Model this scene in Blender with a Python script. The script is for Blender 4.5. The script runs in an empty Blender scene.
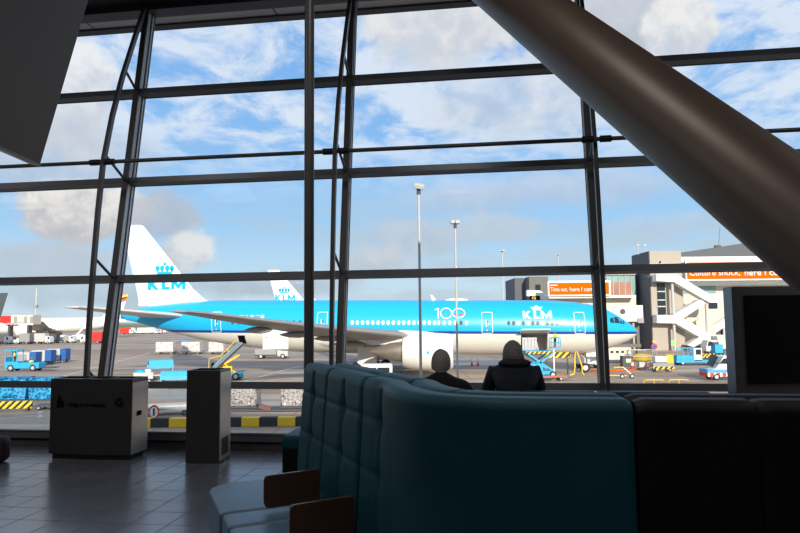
import bpy, bmesh, math, random
from mathutils import Vector, Matrix
random.seed(7)
S = bpy.context.scene
COL = S.collection
PI = math.pi
# ------------------------------------------------------------------ camera (eye 1.6 m above a floor that lies 5 m above the apron)
FPX = 640.0
TH = math.atan(52/FPX); RL = math.radians(.57)
CP = Vector((0, 0, 6.6))
FW = Vector((0, math.cos(TH), math.sin(TH)))
R0 = Vector((1, 0, 0)); U0 = R0.cross(FW)
RT = R0*math.cos(RL) - U0*math.sin(RL); UP = RT.cross(FW)
cd = bpy.data.cameras.new('camera'); cam = bpy.data.objects.new('camera', cd); COL.objects.link(cam)
cd.sensor_width = 36; cd.lens = 36*FPX/800; cd.clip_start = .05; cd.clip_end = 6000
m = Matrix((RT, UP, -FW)).transposed().to_4x4(); m.translation = CP
cam.matrix_world = m
S.camera = cam
def ray(x, y): return FW + RT*((x-400)/FPX) + UP*((266.5-y)/FPX)
def AY(x, y, Y):
    d = ray(x, y); return CP + d*(Y/d.y)
def AZ(x, y, z):
    d = ray(x, y); return CP + d*((z-6.6)/d.z)
def G(x, y): return AZ(x, y, 0.0)

# ------------------------------------------------------------------ materials
MATS = {}
def mat(name, col, rough=.6, metal=0.0, var=.12, scale=6.0, bump=0.0, bscale=40, spec=.5, coat=0):
    if name in MATS: return MATS[name]
    m = bpy.data.materials.new(name); m.use_nodes = True
    nt = m.node_tree; b = nt.nodes['Principled BSDF']
    b.inputs['Roughness'].default_value = rough; b.inputs['Metallic'].default_value = metal
    b.inputs['Specular IOR Level'].default_value = spec
    b.inputs['Coat Weight'].default_value = coat
    tc = nt.nodes.new('ShaderNodeTexCoord')
    n = nt.nodes.new('ShaderNodeTexNoise'); n.inputs['Scale'].default_value = scale; n.inputs['Detail'].default_value = 4
    nt.links.new(tc.outputs['Object'], n.inputs['Vector'])
    mx = nt.nodes.new('ShaderNodeMix'); mx.data_type = 'RGBA'
    c = list(col)
    mx.inputs[6].default_value = [max(0, v*(1-var)) for v in c]+[1]
    mx.inputs[7].default_value = [min(1, v*(1+var)) for v in c]+[1]
    nt.links.new(n.outputs['Fac'], mx.inputs[0]); nt.links.new(mx.outputs[2], b.inputs['Base Color'])
    if bump:
        n2 = nt.nodes.new('ShaderNodeTexNoise'); n2.inputs['Scale'].default_value = bscale; n2.inputs['Detail'].default_value = 3
        nt.links.new(tc.outputs['Object'], n2.inputs['Vector'])
        bp = nt.nodes.new('ShaderNodeBump'); bp.inputs['Strength'].default_value = bump; bp.inputs['Distance'].default_value = .02
        nt.links.new(n2.outputs['Fac'], bp.inputs['Height']); nt.links.new(bp.outputs['Normal'], b.inputs['Normal'])
    MATS[name] = m
    return m
class NT:                                   # small node-expression helper
    def __init__(s, nt): s.nt = nt
    def n(s, t, **k):
        o = s.nt.nodes.new(t)
        for a, v in k.items(): setattr(o, a, v)
        return o
    def put(s, sock, v):
        if hasattr(v, 'is_output') or hasattr(v, 'links'): s.nt.links.new(v, sock)
        else: sock.default_value = v
    def math(s, op, a, b=0.0, c=0.0, clamp=False):
        o = s.n('ShaderNodeMath', operation=op, use_clamp=clamp)
        s.put(o.inputs[0], a); s.put(o.inputs[1], b); s.put(o.inputs[2], c)
        return o.outputs[0]
    def vm(s, op, a, b=(0, 0, 0)):
        o = s.n('ShaderNodeVectorMath', operation=op); s.put(o.inputs[0], a); s.put(o.inputs[1], b)
        return o.outputs['Value'] if op in ('LENGTH', 'DOT_PRODUCT', 'DISTANCE') else o.outputs[0]
    def mix(s, f, a, b):
        o = s.n('ShaderNodeMix', data_type='RGBA'); s.put(o.inputs[0], f); s.put(o.inputs[6], a); s.put(o.inputs[7], b)
        return o.outputs[2]
    def noise(s, v, scale, detail=4, rough=.5, dist=0):
        o = s.n('ShaderNodeTexNoise'); s.put(o.inputs['Vector'], v); o.inputs['Scale'].default_value = scale
        o.inputs['Detail'].default_value = detail; o.inputs['Roughness'].default_value = rough; o.inputs['Distortion'].default_value = dist
        return o.outputs['Fac']
    def ss(s, x, lo, hi):
        o = s.n('ShaderNodeMapRange', interpolation_type='SMOOTHSTEP'); s.put(o.inputs['Value'], x)
        o.inputs['From Min'].default_value = lo; o.inputs['From Max'].default_value = hi
        return o.outputs['Result']
def newmat(name):
    m = bpy.data.materials.new(name); m.use_nodes = True; MATS[name] = m
    return m, NT(m.node_tree), m.node_tree.nodes['Principled BSDF']

ALU = mat('window_aluminium', (.15, .16, .18), .4, .4, .1)
ALUD = mat('dark_gasket', (.012, .014, .018), .5)
ALUL = mat('sky_lit_mullion_steel', (.80, .82, .84), .45, .0)  # pale base colour stands in for sky reflected by the mullion sides
STEEL = mat('painted_dark_steel', (.10, .095, .095), .4, .2)
COLM = mat('column_paint', (.10, .070, .054), .46, .3, .12, 2)
TEAL = mat('teal_leather', (.003, .060, .084), .5, 0, .2, 5, .15, 120, .25)
TEALS = mat('grey_blue_leather', (.08, .145, .23), .36, 0, .2, 4, .15, 120)
BLKL = mat('black_leather', (.002, .002, .003), .55, spec=.25)
WOOD, wn, wb = newmat('dark_wood')
tc = wn.n('ShaderNodeTexCoord'); mp = wn.n('ShaderNodeMapping'); mp.inputs['Scale'].default_value = (2, 2, 30)
wn.nt.links.new(tc.outputs['Object'], mp.inputs[0])
wn.put(wb.inputs['Base Color'], wn.mix(wn.noise(mp.outputs[0], 3, 5, .6, .6), (.10, .045, .022, 1), (.05, .021, .012, 1)))
wb.inputs['Roughness'].default_value = .35
BINM = mat('bin_steel', (.06, .055, .055), .4, .4, .2, 3)
BINS = mat('bin_steel_lit_side', (.55, .50, .47), .38, .5, .12, 2)  # lighter base colour stands in for daylight reflected on the bin sides
INK = mat('black_print', (.003, .003, .004), .8, spec=.1)
WHITE = mat('white_paint', (.80, .79, .76), .4, 0, .04, 1.5)
CREAM = mat('cream_paint', (.74, .71, .64), .5, 0, .05, 1.5)
KBLUE = mat('sky_blue_paint', (.0, .44, .80), .35, 0, .03, .6, coat=.3)
EBLUE = mat('equipment_blue', (.02, .38, .66), .5, 0, .15, 2)
DBLUE = mat('deep_blue_panel', (.01, .10, .36), .5, 0, .1, 2)
TYRE = mat('tyre_rubber', (.02, .02, .022), .8)
HUBM = mat('wheel_hub', (.55, .55, .54), .4, .3)
GLS = mat('dark_window_glass', (.02, .03, .04), .12, 0, .1, 1)
GREY = mat('mid_grey', (.30, .30, .30), .6)
DGREY = mat('dark_grey_paint', (.07, .07, .08), .6)
LGREY = mat('light_grey_paint', (.50, .50, .49), .5)
GALV = mat('galvanised_metal', (.42, .43, .44), .4, .4)
YEL = mat('yellow_paint', (.80, .52, .02), .5, 0, .15, 4)
ORG = mat('orange_paint', (.66, .125, .0), .9, 0, .03, spec=.1)
RED = mat('red_paint', (.70, .03, .02), .5)
GREENP = mat('green_sign', (.35, .75, .2), .5)
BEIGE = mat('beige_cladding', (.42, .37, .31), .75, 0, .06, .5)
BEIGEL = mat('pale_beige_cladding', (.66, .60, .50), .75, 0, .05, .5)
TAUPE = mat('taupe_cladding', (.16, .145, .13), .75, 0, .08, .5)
SLATE = mat('slate_and_shaded_cladding', (.10, .105, .12), .7, 0, .08, .5)  # slate roofs, and walls with their shade put into the colour
GLGR = mat('greenish_facade_glass', (.25, .40, .38), .15, 0, .3, .4)
HIVIS = mat('hi_vis_yellow', (.65, .85, .05), .6)
SKIN = mat('skin', (.50, .28, .19), .5)
HAIR1 = mat('grey_hair', (.30, .28, .26), .7, 0, .4, 30, .6, 90)
HAIR2 = mat('darker_grey_hair', (.20, .19, .18), .7, 0, .4, 30, .6, 90)
JACK1 = mat('black_sweater', (.008, .008, .011), .85, 0, .3, 8, .4, 60)
JACK2 = mat('dark_navy_jacket', (.008, .012, .022), .7, 0, .3, 6, .5, 20)
TROU = mat('dark_trousers', (.02, .022, .03), .85)
NETW, nn, nb = newmat('wrapped_load')
tc = nn.n('ShaderNodeTexCoord')
v = nn.n('ShaderNodeTexVoronoi', feature='DISTANCE_TO_EDGE'); v.inputs['Scale'].default_value = 4.5
nn.nt.links.new(tc.outputs['Object'], v.inputs['Vector'])
nn.put(nb.inputs['Base Color'], nn.mix(nn.ss(nn.math('ADD', v.outputs['Distance'], nn.math('MULTIPLY', nn.noise(tc.outputs['Object'], 7, 4), .16)), .08, .18), (.03, .028, .03, 1), (.42, .39, .38, 1)))
nb.inputs['Roughness'].default_value = .35
NETB, nn, nb = newmat('blue_netted_load')
tc = nn.n('ShaderNodeTexCoord')
nn.put(nb.inputs['Base Color'], nn.mix(nn.ss(nn.noise(tc.outputs['Object'], 5, 5, .7), .4, .6), (.0, .07, .24, 1), (.04, .42, .72, 1)))
PINK, nn, nb = newmat('pink_white_cargo')
tc = nn.n('ShaderNodeTexCoord')
nn.put(nb.inputs['Base Color'], nn.mix(nn.ss(nn.noise(tc.outputs['Object'], 2.2, 4, .6), .45, .6), (.80, .74, .70, 1), (.66, .40, .36, 1)))
def stripes(name, ca, cb, freq, ax='XZ', duty=.5):
    m, n, b = newmat(name); tc = n.n('ShaderNodeTexCoord'); sp = n.n('ShaderNodeSeparateXYZ')
    n.nt.links.new(tc.outputs['Object'], sp.inputs[0])
    v = n.math('ADD', sp.outputs[0], n.math('MULTIPLY', sp.outputs[2], -1 if ax == 'XZ' else 0))
    f = n.math('GREATER_THAN', n.math('FRACT', n.math('MULTIPLY', v, freq)), duty)
    n.put(b.inputs['Base Color'], n.mix(f, ca+(1,), cb+(1,))); b.inputs['Roughness'].default_value = .6
    return m
HAZ = stripes('hazard_stripes', (.82, .55, .02), (.02, .02, .02), 1.35)
HAZF = stripes('fine_hazard_stripes', (.82, .55, .02), (.02, .02, .02), 2.0)
CHK = stripes('red_white_blocks', (.75, .06, .02), (.85, .82, .78), 1.6, 'X', .62)

# ------------------------------------------------------------------ mesh helpers
class MB:
    def __init__(s): s.bm = bmesh.new(); s.mats = []; s.cur = 0
    def m(s, mt):
        if mt not in s.mats: s.mats.append(mt)
        s.cur = s.mats.index(mt); return s
    def face(s, vs):
        try: f = s.bm.faces.new(vs); f.material_index = s.cur; return f
        except ValueError: return None
    def box(s, c, d, rz=0, M=None, bev=0):
        vs = []
        R = Matrix.Rotation(rz, 3, 'Z') if M is None else M
        for i in (-1, 1):
            for j in (-1, 1):
                for k in (-1, 1):
                    vs.append(s.bm.verts.new(Vector(c)+R@Vector((i*d[0]/2, j*d[1]/2, k*d[2]/2))))
        fs = []
        for q in ((0, 1, 3, 2), (4, 6, 7, 5), (0, 4, 5, 1), (2, 3, 7, 6), (0, 2, 6, 4), (1, 5, 7, 3)): fs.append(s.face([vs[i] for i in q]))
        if bev:
            es = list({e for f in fs for e in f.edges})
            r = bmesh.ops.bevel(s.bm, geom=es, offset=bev, segments=3, profile=.6, affect='EDGES')
            for f in r['faces']: f.material_index = s.cur
        return s
    def bar(s, p, q, w, h, up=(0, 0, 1), bev=0):
        p = Vector(p); q = Vector(q); z = (q-p); L = z.length; z.normalize()
        x = Vector(up).cross(z)
        if x.length < 1e-4: x = Vector((1, 0, 0)).cross(z)
        x.normalize(); y = z.cross(x)
        return s.box((p+q)/2, (w, h, L), M=Matrix((x, y, z)).transposed(), bev=bev)
    def ring(s, c, ax, r, n, r2=None, ph=0):
        z = Vector(ax).normalized(); x = z.orthogonal().normalized()
        if abs(z.z) < .99: x = Vector((0, 0, 1)).cross(z).normalized()
        y = z.cross(x)
        return [s.bm.verts.new(Vector(c)+x*math.cos(2*PI*i/n+ph)*r+y*math.sin(2*PI*i/n+ph)*(r2 or r)) for i in range(n)]
    def skinrings(s, rings, cap=True):
        for a, b in zip(rings, rings[1:]):
            n = len(a)
            for i in range(n): s.face([a[i], a[(i+1) % n], b[(i+1) % n], b[i]])
        if cap:
            s.face(list(reversed(rings[0]))); s.face(rings[-1])
        return s
    def tube(s, p, q, r, r2=None, n=12):
        p = Vector(p); q = Vector(q)
        return s.skinrings([s.ring(p, q-p, r, n), s.ring(q, q-p, r if r2 is None else r2, n)])
    def path(s, pts, r, n=10):
        pts = [Vector(p) for p in pts]; rs = []
        for i, p in enumerate(pts):
            a = pts[min(i+1, len(pts)-1)]-pts[max(i-1, 0)]
            rs.append(s.ring(p, a, r, n))
        return s.skinrings(rs)
    def lathe(s, prof, c=(0, 0, 0), ax='Z', n=24, cap=False):
        A = {'Z': Vector((0, 0, 1)), 'X': Vector((1, 0, 0)), 'Y': Vector((0, 1, 0))}[ax]
        return s.skinrings([s.ring(Vector(c)+A*t, A, max(r, .001), n) for r, t in prof], cap)
    def prism(s, pts, h, M=None, z0=0):
        """pts 2D polygon extruded along local z by h; M maps"""
        M = M or Matrix.Identity(4)
        a = [s.bm.verts.new(M@Vector((x, y, z0))) for x, y in pts]; b = [s.bm.verts.new(M@Vector((x, y, z0+h))) for x, y in pts]
        n = len(a); s.face(list(reversed(a))); s.face(b)
        for i in range(n): s.face([a[i], a[(i+1) % n], b[(i+1) % n], b[i]])
        return s
    def xz(s, pts, y0, y1):
        M = Matrix(((1, 0, 0, 0), (0, 0, 1, 0), (0, 1, 0, 0), (0, 0, 0, 1)))
        return s.prism(pts, y1-y0, M, y0)
    def yz(s, pts, x0, x1):
        M = Matrix(((0, 0, 1, 0), (1, 0, 0, 0), (0, 1, 0, 0), (0, 0, 0, 1)))
        return s.prism(pts, x1-x0, M, x0)
    def ell(s, c, r, n=16, k=10):
        rs = []
        for i in range(1, k):
            a = PI*i/k
            rs.append([s.bm.verts.new(Vector(c)+Vector((r[0]*math.sin(a)*math.cos(2*PI*j/n), r[1]*math.sin(a)*math.sin(2*PI*j/n), -r[2]*math.cos(a)))) for j in range(n)])
        return s.skinrings(rs)
    def wheel(s, c, r, w, ax='Y'):
        A = Vector((0, 1, 0)) if ax == 'Y' else Vector((1, 0, 0)); c = Vector(c)
        s.m(TYRE)
        s.skinrings([s.ring(c+A*t*w, A, r*k, 18) for t, k in ((-.5, .55), (-.5, .85), (-.38, 1), (.38, 1), (.5, .85), (.5, .55))])
        s.m(HUBM); s.skinrings([s.ring(c+A*t*w, A, r*k, 14) for t, k in ((-.52, .3), (-.5, .56), (.5, .56), (.52, .3))])
        return s
    def build(s, name, mt=None, parent=None, smooth=False, **tags):
        bmesh.ops.recalc_face_normals(s.bm, faces=s.bm.faces)
        me = bpy.data.meshes.new(name); s.bm.to_mesh(me); s.bm.free()
        if mt and not s.mats: me.materials.append(mt)
        for x in s.mats: me.materials.append(x)
        o = bpy.data.objects.new(name, me); COL.objects.link(o)
        if parent: o.parent = parent
        if smooth:
            for p in me.polygons: p.use_smooth = True
            if smooth != 'all':
                try: me.set_sharp_from_angle(angle=math.radians(38))
                except Exception: pass
        for k, v in tags.items(): o[k] = v
        return o
def thing(name, label, cat, loc=(0, 0, 0), rz=0, group=None):
    o = bpy.data.objects.new(name, None); COL.objects.link(o); o.empty_display_size = .3
    o.location = loc; o.rotation_euler = (0, 0, rz); o['label'] = label; o['category'] = cat
    if group: o['group'] = group
    return o
def tag(o, label, cat, group=None, loc=None, rz=0):
    o['label'] = label; o['category'] = cat
    if group: o['group'] = group
    if loc is not None: o.location = loc; o.rotation_euler = (0, 0, rz)
    return o
def struct(o): o['kind'] = 'structure'; return o
def kids(o): return [c for c in COL.objects if c.parent == o]
def dup(root, loc, rz, label, group=None):
    r = root.copy(); COL.objects.link(r); r.location = loc; r.rotation_euler = (0, 0, rz); r['label'] = label
    if group: r['group'] = group
    for ch in kids(root):
        c = ch.copy(); COL.objects.link(c); c.parent = r
        for g in kids(ch):
            d = g.copy(); COL.objects.link(d); d.parent = c
    return r
def text_bm(s, size, bold=0.0, cx=True):
    """2-D text as (bmesh) in the XY plane"""
    cu = bpy.data.curves.new('t', 'FONT'); cu.body = s; cu.size = size; cu.offset = bold; cu.resolution_u = 3
    if cx: cu.align_x = 'CENTER'
    o = bpy.data.objects.new('t', cu); COL.objects.link(o)
    dg = bpy.context.evaluated_depsgraph_get(); dg.update()
    me = bpy.data.meshes.new_from_object(o.evaluated_get(dg))
    bm = bmesh.new(); bm.from_mesh(me)
    bpy.data.objects.remove(o); bpy.data.curves.remove(cu); bpy.data.meshes.remove(me)
    return bm
def text_obj(s, size, mt, parent, M, name='lettering', bold=0.0, depth=.004):
    bm = text_bm(s, size, bold)
    r = bmesh.ops.extrude_face_region(bm, geom=bm.faces[:])
    bmesh.ops.translate(bm, verts=[v for v in r['geom'] if isinstance(v, bmesh.types.BMVert)], vec=(0, 0, depth))
    bm.transform(M); b = MB(); b.bm.free(); b.bm = bm
    return b.build(name, mt, parent)
# text plane facing -Y (towards the camera): x right, y up -> z, outward -> -y
def FACE(x, y, z, rz=0): return Matrix.Translation((x, y, z))@Matrix.Rotation(rz, 4, 'Z')@Matrix(((1, 0, 0, 0), (0, 0, -1, 0), (0, 1, 0, 0), (0, 0, 0, 1)))
def skin_obj(name, nodes, edges, mt, parent, root, sub=2, smooth=True):
    """one continuous limb/body surface from joints (pos, radius)"""
    ks = list(nodes); me = bpy.data.meshes.new(name)
    me.from_pydata([nodes[k][0] for k in ks], [(ks.index(a), ks.index(b)) for a, b in edges], [])
    o = bpy.data.objects.new(name, me); COL.objects.link(o)
    sk = o.modifiers.new('s', 'SKIN'); sk.use_smooth_shade = True
    for i, k in enumerate(ks):
        r = nodes[k][1]; me.skin_vertices[0].data[i].radius = (r, r) if not isinstance(r, tuple) else r
        me.skin_vertices[0].data[i].use_root = (k == root)
    ss = o.modifiers.new('u', 'SUBSURF'); ss.levels = sub; ss.render_levels = sub
    dg = bpy.context.evaluated_depsgraph_get(); dg.update()
    m2 = bpy.data.meshes.new_from_object(o.evaluated_get(dg)); o.modifiers.clear(); o.data = m2; bpy.data.meshes.remove(me)
    m2.materials.clear(); m2.materials.append(mt)
    for p in m2.polygons: p.use_smooth = True
    m2.name = name; o.parent = parent
    return o
#PART2
# ================================================================== INTERIOR
B0 = AZ(100, 446, 5.0)
FA = math.radians(7.9); LEAN = math.radians(9.5)
ES = Vector((math.cos(FA), -math.sin(FA), 0)); OUT = Vector((math.sin(FA), math.cos(FA), 0))
VUP = OUT*math.sin(LEAN)+Vector((0, 0, 1))*math.cos(LEAN); ON = OUT*math.cos(LEAN)-Vector((0, 0, 1))*math.sin(LEAN)
def FC(s, v, o=0.0): return B0+ES*s+VUP*v+ON*o
FM = Matrix((ES, ON, VUP)).transposed()
def fbox(b, s, v, o, ds, dv, do, bev=0): return b.box(FC(s, v, o), (ds, do, dv), M=FM, bev=bev)
MUL = [-0.09+3.21*k for k in range(-4, 5)]
ROWS = [.2, .78, 2.22, 3.65, 5.06, 6.5]
SL, SR = MUL[0], MUL[-1]
ti = [0]
def trim(b, mt):
    ti[0] += 1; return struct(b.build('trim_%d' % ti[0], mt))
for s in MUL:
    b = MB(); b.m(STEEL); fbox(b, s, 3.28, -.03, .085, 6.56, .02)
    b.m(ALUL); fbox(b, s, 3.28, .04, .035, 6.56, .12)
    b.m(ALUD); fbox(b, s, 3.28, .105, .045, 6.56, .02)
    b.m(ALUL); fbox(b, s, 3.28, .135, .06, 6.56, .04)
    b.m(ALU); fbox(b, s, 3.28, .165, .08, 6.56, .02)
    trim(b, None)
for v in ROWS[1:5]:
    b = MB(); b.m(ALU); fbox(b, (SL+SR)/2, v, .045, SR-SL, .085, .12)
    b.m(ALUD); fbox(b, (SL+SR)/2, v, .13, SR-SL, .075, .05)
    trim(b, None)
b = MB(); b.m(ALU); fbox(b, (SL+SR)/2, 6.5, .06, SR-SL, .16, .2); trim(b, None)
# sill: light rail, recessed dark kick board and a floor grille in front of it
b = MB(); b.m(GALV); fbox(b, (SL+SR)/2, .185, .05, SR-SL, .018, .20); b.m(ALU); fbox(b, (SL+SR)/2, .13, .05, SR-SL, .09, .16); trim(b, None)
b = MB(); b.m(ALUD); fbox(b, (SL+SR)/2, .04, .06, SR-SL, .10, .10)
for i in range(3): b.m(STEEL); b.box(B0+ES*((SL+SR)/2)+OUT*(-.03-.045*i)+Vector((0, 0, .035-.006*i)), (SR-SL, .012, .05), rz=-FA)
trim(b, None)
GP, gn, gb = newmat('window_pane')
gn.nt.nodes.remove(gb)
tr = gn.n('ShaderNodeBsdfTransparent'); tr.inputs[0].default_value = (.97, .985, .99, 1)
gl = gn.n('ShaderNodeBsdfGlossy'); gl.inputs['Roughness'].default_value = .0
lw = gn.n('ShaderNodeFresnel'); lw.inputs['IOR'].default_value = 1.14
mx = gn.n('ShaderNodeMixShader'); gn.nt.links.new(lw.outputs[0], mx.inputs[0]); gn.nt.links.new(tr.outputs[0], mx.inputs[1]); gn.nt.links.new(gl.outputs[0], mx.inputs[2])
gn.nt.links.new(mx.outputs[0], [n for n in GP.node_tree.nodes if n.type == 'OUTPUT_MATERIAL'][0].inputs[0])
for i, (a, c) in enumerate(zip(MUL, MUL[1:])):
    w = bpy.data.objects.new('window_%d' % (i+1), None); COL.objects.link(w); struct(w)
    for v0, v1 in zip(ROWS, ROWS[1:]):
        b = MB(); p = [FC(a, v0, .12), FC(c, v0, .12), FC(c, v1, .12), FC(a, v1, .12)]
        b.face([b.bm.verts.new(q) for q in p]); b.build('pane', GP, w)
# shell
FLM, fn, fb = newmat('floor_tiles')
tc = fn.n('ShaderNodeTexCoord'); sp = fn.n('ShaderNodeSeparateXYZ'); fn.nt.links.new(tc.outputs['Object'], sp.inputs[0])
def gridline(n, c, size, w):
    f = n.math('FRACT', n.math('ADD', n.math('MULTIPLY', c, 1/size), 100.0))
    return n.math('LESS_THAN', n.math('SUBTRACT', .5, n.math('ABSOLUTE', n.math('SUBTRACT', f, .5))), w/size/2)
gx = gridline(fn, sp.outputs[0], .32, .010); gy = gridline(fn, sp.outputs[1], .32, .010)
ln = fn.math('MAXIMUM', gx, gy)
cell = fn.n('ShaderNodeCombineXYZ')
fn.put(cell.inputs[0], fn.math('FLOOR', fn.math('MULTIPLY', sp.outputs[0], 1/.32))); fn.put(cell.inputs[1], fn.math('FLOOR', fn.math('MULTIPLY', sp.outputs[1], 1/.32)))
wn_ = fn.n('ShaderNodeTexWhiteNoise'); fn.put(wn_.inputs['Vector'], cell.outputs[0])
tone = fn.mix(wn_.outputs['Value'], (.125, .13, .155, 1), (.165, .17, .20, 1))
tone = fn.mix(fn.math('MULTIPLY', fn.noise(tc.outputs['Object'], 1.2, 3, .5), .3), tone, (.10, .105, .125, 1))
fn.put(fb.inputs['Base Color'], fn.mix(ln, tone, (.012, .012, .014, 1)))
fn.put(fb.inputs['Roughness'], fn.math('ADD', .23, fn.math('MULTIPLY', ln, .4)))
fb.inputs['Specular IOR Level'].default_value = 1.0
DEPTH = 15.0
CC = B0+ES*((SL+SR)/2)
def shellbox(name, c, d, mt, kind=True):
    b = MB(); b.box((0, 0, 0), d); o = b.build(name, mt); o.location = c; o.rotation_euler = (0, 0, -FA); return struct(o)
WMAT = mat('interior_wall_paint', (.10, .10, .11), .8)
CMAT = mat('ceiling_panels', (.055, .052, .05), .8)
W = SR-SL
shellbox('floor', CC-OUT*(DEPTH/2-.1)+Vector((0, 0, -.15)), (W+.4, DEPTH+.2, .3), FLM)
shellbox('ceiling', CC+OUT*(-DEPTH/2+.62)+Vector((0, 0, 6.56)), (W+.4, DEPTH+1.1, .24), CMAT)
shellbox('wall_back', CC-OUT*(DEPTH+.1)+Vector((0, 0, 3.2)), (W+.4, .2, 6.6), WMAT)
shellbox('wall_left', CC-ES*(W/2+.12)-OUT*(DEPTH/2-.6)+Vector((0, 0, 3.2)), (.2, DEPTH+1.6, 6.8), WMAT)
shellbox('wall_right', CC+ES*(W/2+.12)-OUT*(DEPTH/2-.6)+Vector((0, 0, 3.2)), (.2, DEPTH+1.6, 6.8), WMAT)
shellbox('wall_below', CC+OUT*(.0)+Vector((0, 0, -2.7)), (60, .3, 4.9), BEIGE)
# roof overhang outside the glass, with the deep roof edge above it
SOF = mat('soffit_panels', (.62, .60, .57), .6, 0, .05, .6)
b = MB(); b.m(SOF); b.box((0, 0, 0), (60, 1.40, .10))
b.m(DGREY); b.box((0, .62, -.055), (60, .17, .06))
for i in range(19): b.m(ALUD); b.box((-28.8+3.21*i+1.6, 0, -.052), (.02, 1.3, .006))
o = b.build('trim_soffit', None); o.location = B0+OUT*1.36+Vector((0, 0, 6.60)); o.rotation_euler = (0, 0, -FA); struct(o)
b = MB(); b.box((0, 0, 0), (60, 16.5, 1.75)); o = b.build('wall_roof_edge', SLATE); o.location = B0-OUT*6.19+Vector((0, 0, 7.55)); o.rotation_euler = (0, 0, -FA); struct(o)

# unseen ceiling lights added to brighten the dim hall, behind and beside the viewer
for i, (a, c) in enumerate([(x, y) for x in (-8.5, -3, 2.5, 8) for y in (4.2, 9.5)]):
    q = B0+ES*(a+2.0)-OUT*c+Vector((0, 0, 6.42))
    t = thing('ceiling_fill_light', 'square fill light added in the hall ceiling, out of view', 'ceiling fill light', q, -FA, 'added hall fill lights')
    b = MB(); 
    for sx in (-1, 1): b.box((sx*.62, 0, 0), (.06, 1.3, .05)); b.box((0, sx*.62, 0), (1.18, .06, .05))
    b.build('frame', GALV, t)
    ld = bpy.data.lights.new('lamp', 'AREA'); ld.shape = 'SQUARE'; ld.size = 1.1; ld.energy = 46; ld.color = (1, .95, .91)
    lo = bpy.data.objects.new('lamp', ld); COL.objects.link(lo); lo.parent = t; lo.location = (0, 0, -.03)
# bow-string posts inside the glazing
OFFS = [(0, .12), (.8, .33), (1.5, .42), (2.22, .49), (3.0, .55), (3.68, .58), (4.4, .52), (5.06, .41), (5.8, .24), (6.5, .06)]
for idx, s in ((4, MUL[4]), (5, MUL[5]), (6, MUL[6]), (3, MUL[3])):
    lab = {4: 'dark steel bow shaped post by the window mullion behind the recycling bin', 5: 'dark steel bow shaped post beside the middle mullion, next to the round upright pipe',
           6: 'dark steel bow shaped post by the mullion under the big slanted column', 3: 'dark steel bow shaped post at the far left window mullion'}[idx]
    if idx == 3: continue
    k = {4: 1.0, 5: 1.12, 6: .8}[idx]
    t = thing('truss_post', lab, 'steel post', FC(s, 0), 0, 'bow shaped posts along the glass wall')
    O = FC(s, 0)
    def q(v, o): return FC(s, v, -o*k)-O
    b = MB()
    pts = [q(v, o) for v, o in OFFS]
    for p0, p1 in zip(pts, pts[1:]): b.bar(p0, p1, .062, .05, up=ES)
    b.build('tube', STEEL, t)
    for v in (.78, 2.22, 3.65, 5.06):
        o1 = [o for vv, o in OFFS if abs(vv-v) < .04][0]
        b = MB(); b.tube(q(v+.16, o1), q(v, .04), .019, n=8); b.build('strut', ALU, t)
t = thing('tie_rod', 'thin horizontal steel rod clamped across the bow shaped posts', 'rod', FC(0, 3.68, -.58))
O = FC(0, 3.68, -.58)
b = MB(); b.tube(FC(SL+.1, 3.68, -.6)-O, FC(SR-.1, 3.68, -.6)-O, .026, n=10); b.build('rod', STEEL, t, True)
for s in MUL[4:7]:
    for d in (-1, 1):
        b = MB(); b.tube(FC(s+d*.04, 3.68, -.6)-O, FC(s+d*.17, 3.68, -.6)-O, .042, n=12); b.build('clamp_sleeve', ALUD, t, True)

# slim round upright pipe and the thick slanted column
p = AY(309, 300, 6.35); t = thing('pipe_column', 'slim round dark steel upright from floor to ceiling behind the sofa', 'column', (p.x, p.y, 5))
b = MB(); b.tube((0, 0, .012), (0, 0, 6.44), .05, n=24); b.build('shaft', STEEL, t, True)
b = MB(); b.tube((0, 0, 0), (0, 0, .015), .10, n=24); b.build('base_plate', ALU, t)
d1 = ray(513, -2).normalized(); d2 = ray(806, 226).normalized()
P1 = CP+d1*6.75; P2 = CP+d2*3.83
ax = (P2-P1).normalized()
pb = P1+ax*((5.0-P1.z)/ax.z); pt = P1+ax*((11.43-P1.z)/ax.z)
t = thing('slanted_column', 'thick round brown-grey steel column slanting down to the right', 'column', (pb.x, pb.y, 5))
b = MB(); b.tube(pb-pb, pt-pb, .262, n=72); b.build('shaft', COLM, t, True)
b = MB(); b.tube((0, 0, 0), (0, 0, .03), .46, n=40); b.build('base_plate', ALU, t)

# hanging display, top left
p = AY(36, 165, 2.6); q0 = AY(0, 152, 2.6)
t = thing('hanging_screen', 'large dark hanging display panel tilted towards the floor, top left corner', 'display', p)
xv = Vector((.235, 0, .93)).normalized(); yv = Vector((0.02, -1, 0)).normalized(); zv = xv.cross(yv).normalized()
SM = Matrix((yv, xv, -zv)).transposed()     # local x along the bottom edge, y up the slope
SCR = mat('screen_black', (.006, .0055, .0055), .28, 0, .1, 2)
SHELL = mat('screen_casing', (.075, .055, .048), .5, .1, .4, 1.2)
b = MB(); b.box(SM@Vector((.55, .60, 0)), (1.1, 1.20, .035), M=SM, bev=.006); b.build('casing', SHELL, t)
b = MB(); b.box(SM@Vector((.55, .002, .0)), (1.1, .01, .045), M=SM); b.build('bottom_edge', ALU, t)
c = SM@Vector((.55, 1.0, -.06)); b = MB(); b.tube(c, (c.x, c.y, 11.44-p.z), .03, n=16); b.build('hanger', STEEL, t, True)
b = MB(); b.box(SM@Vector((.55, .95, -.04)), (.3, .3, .05), M=SM); b.build('bracket', STEEL, t)

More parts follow.
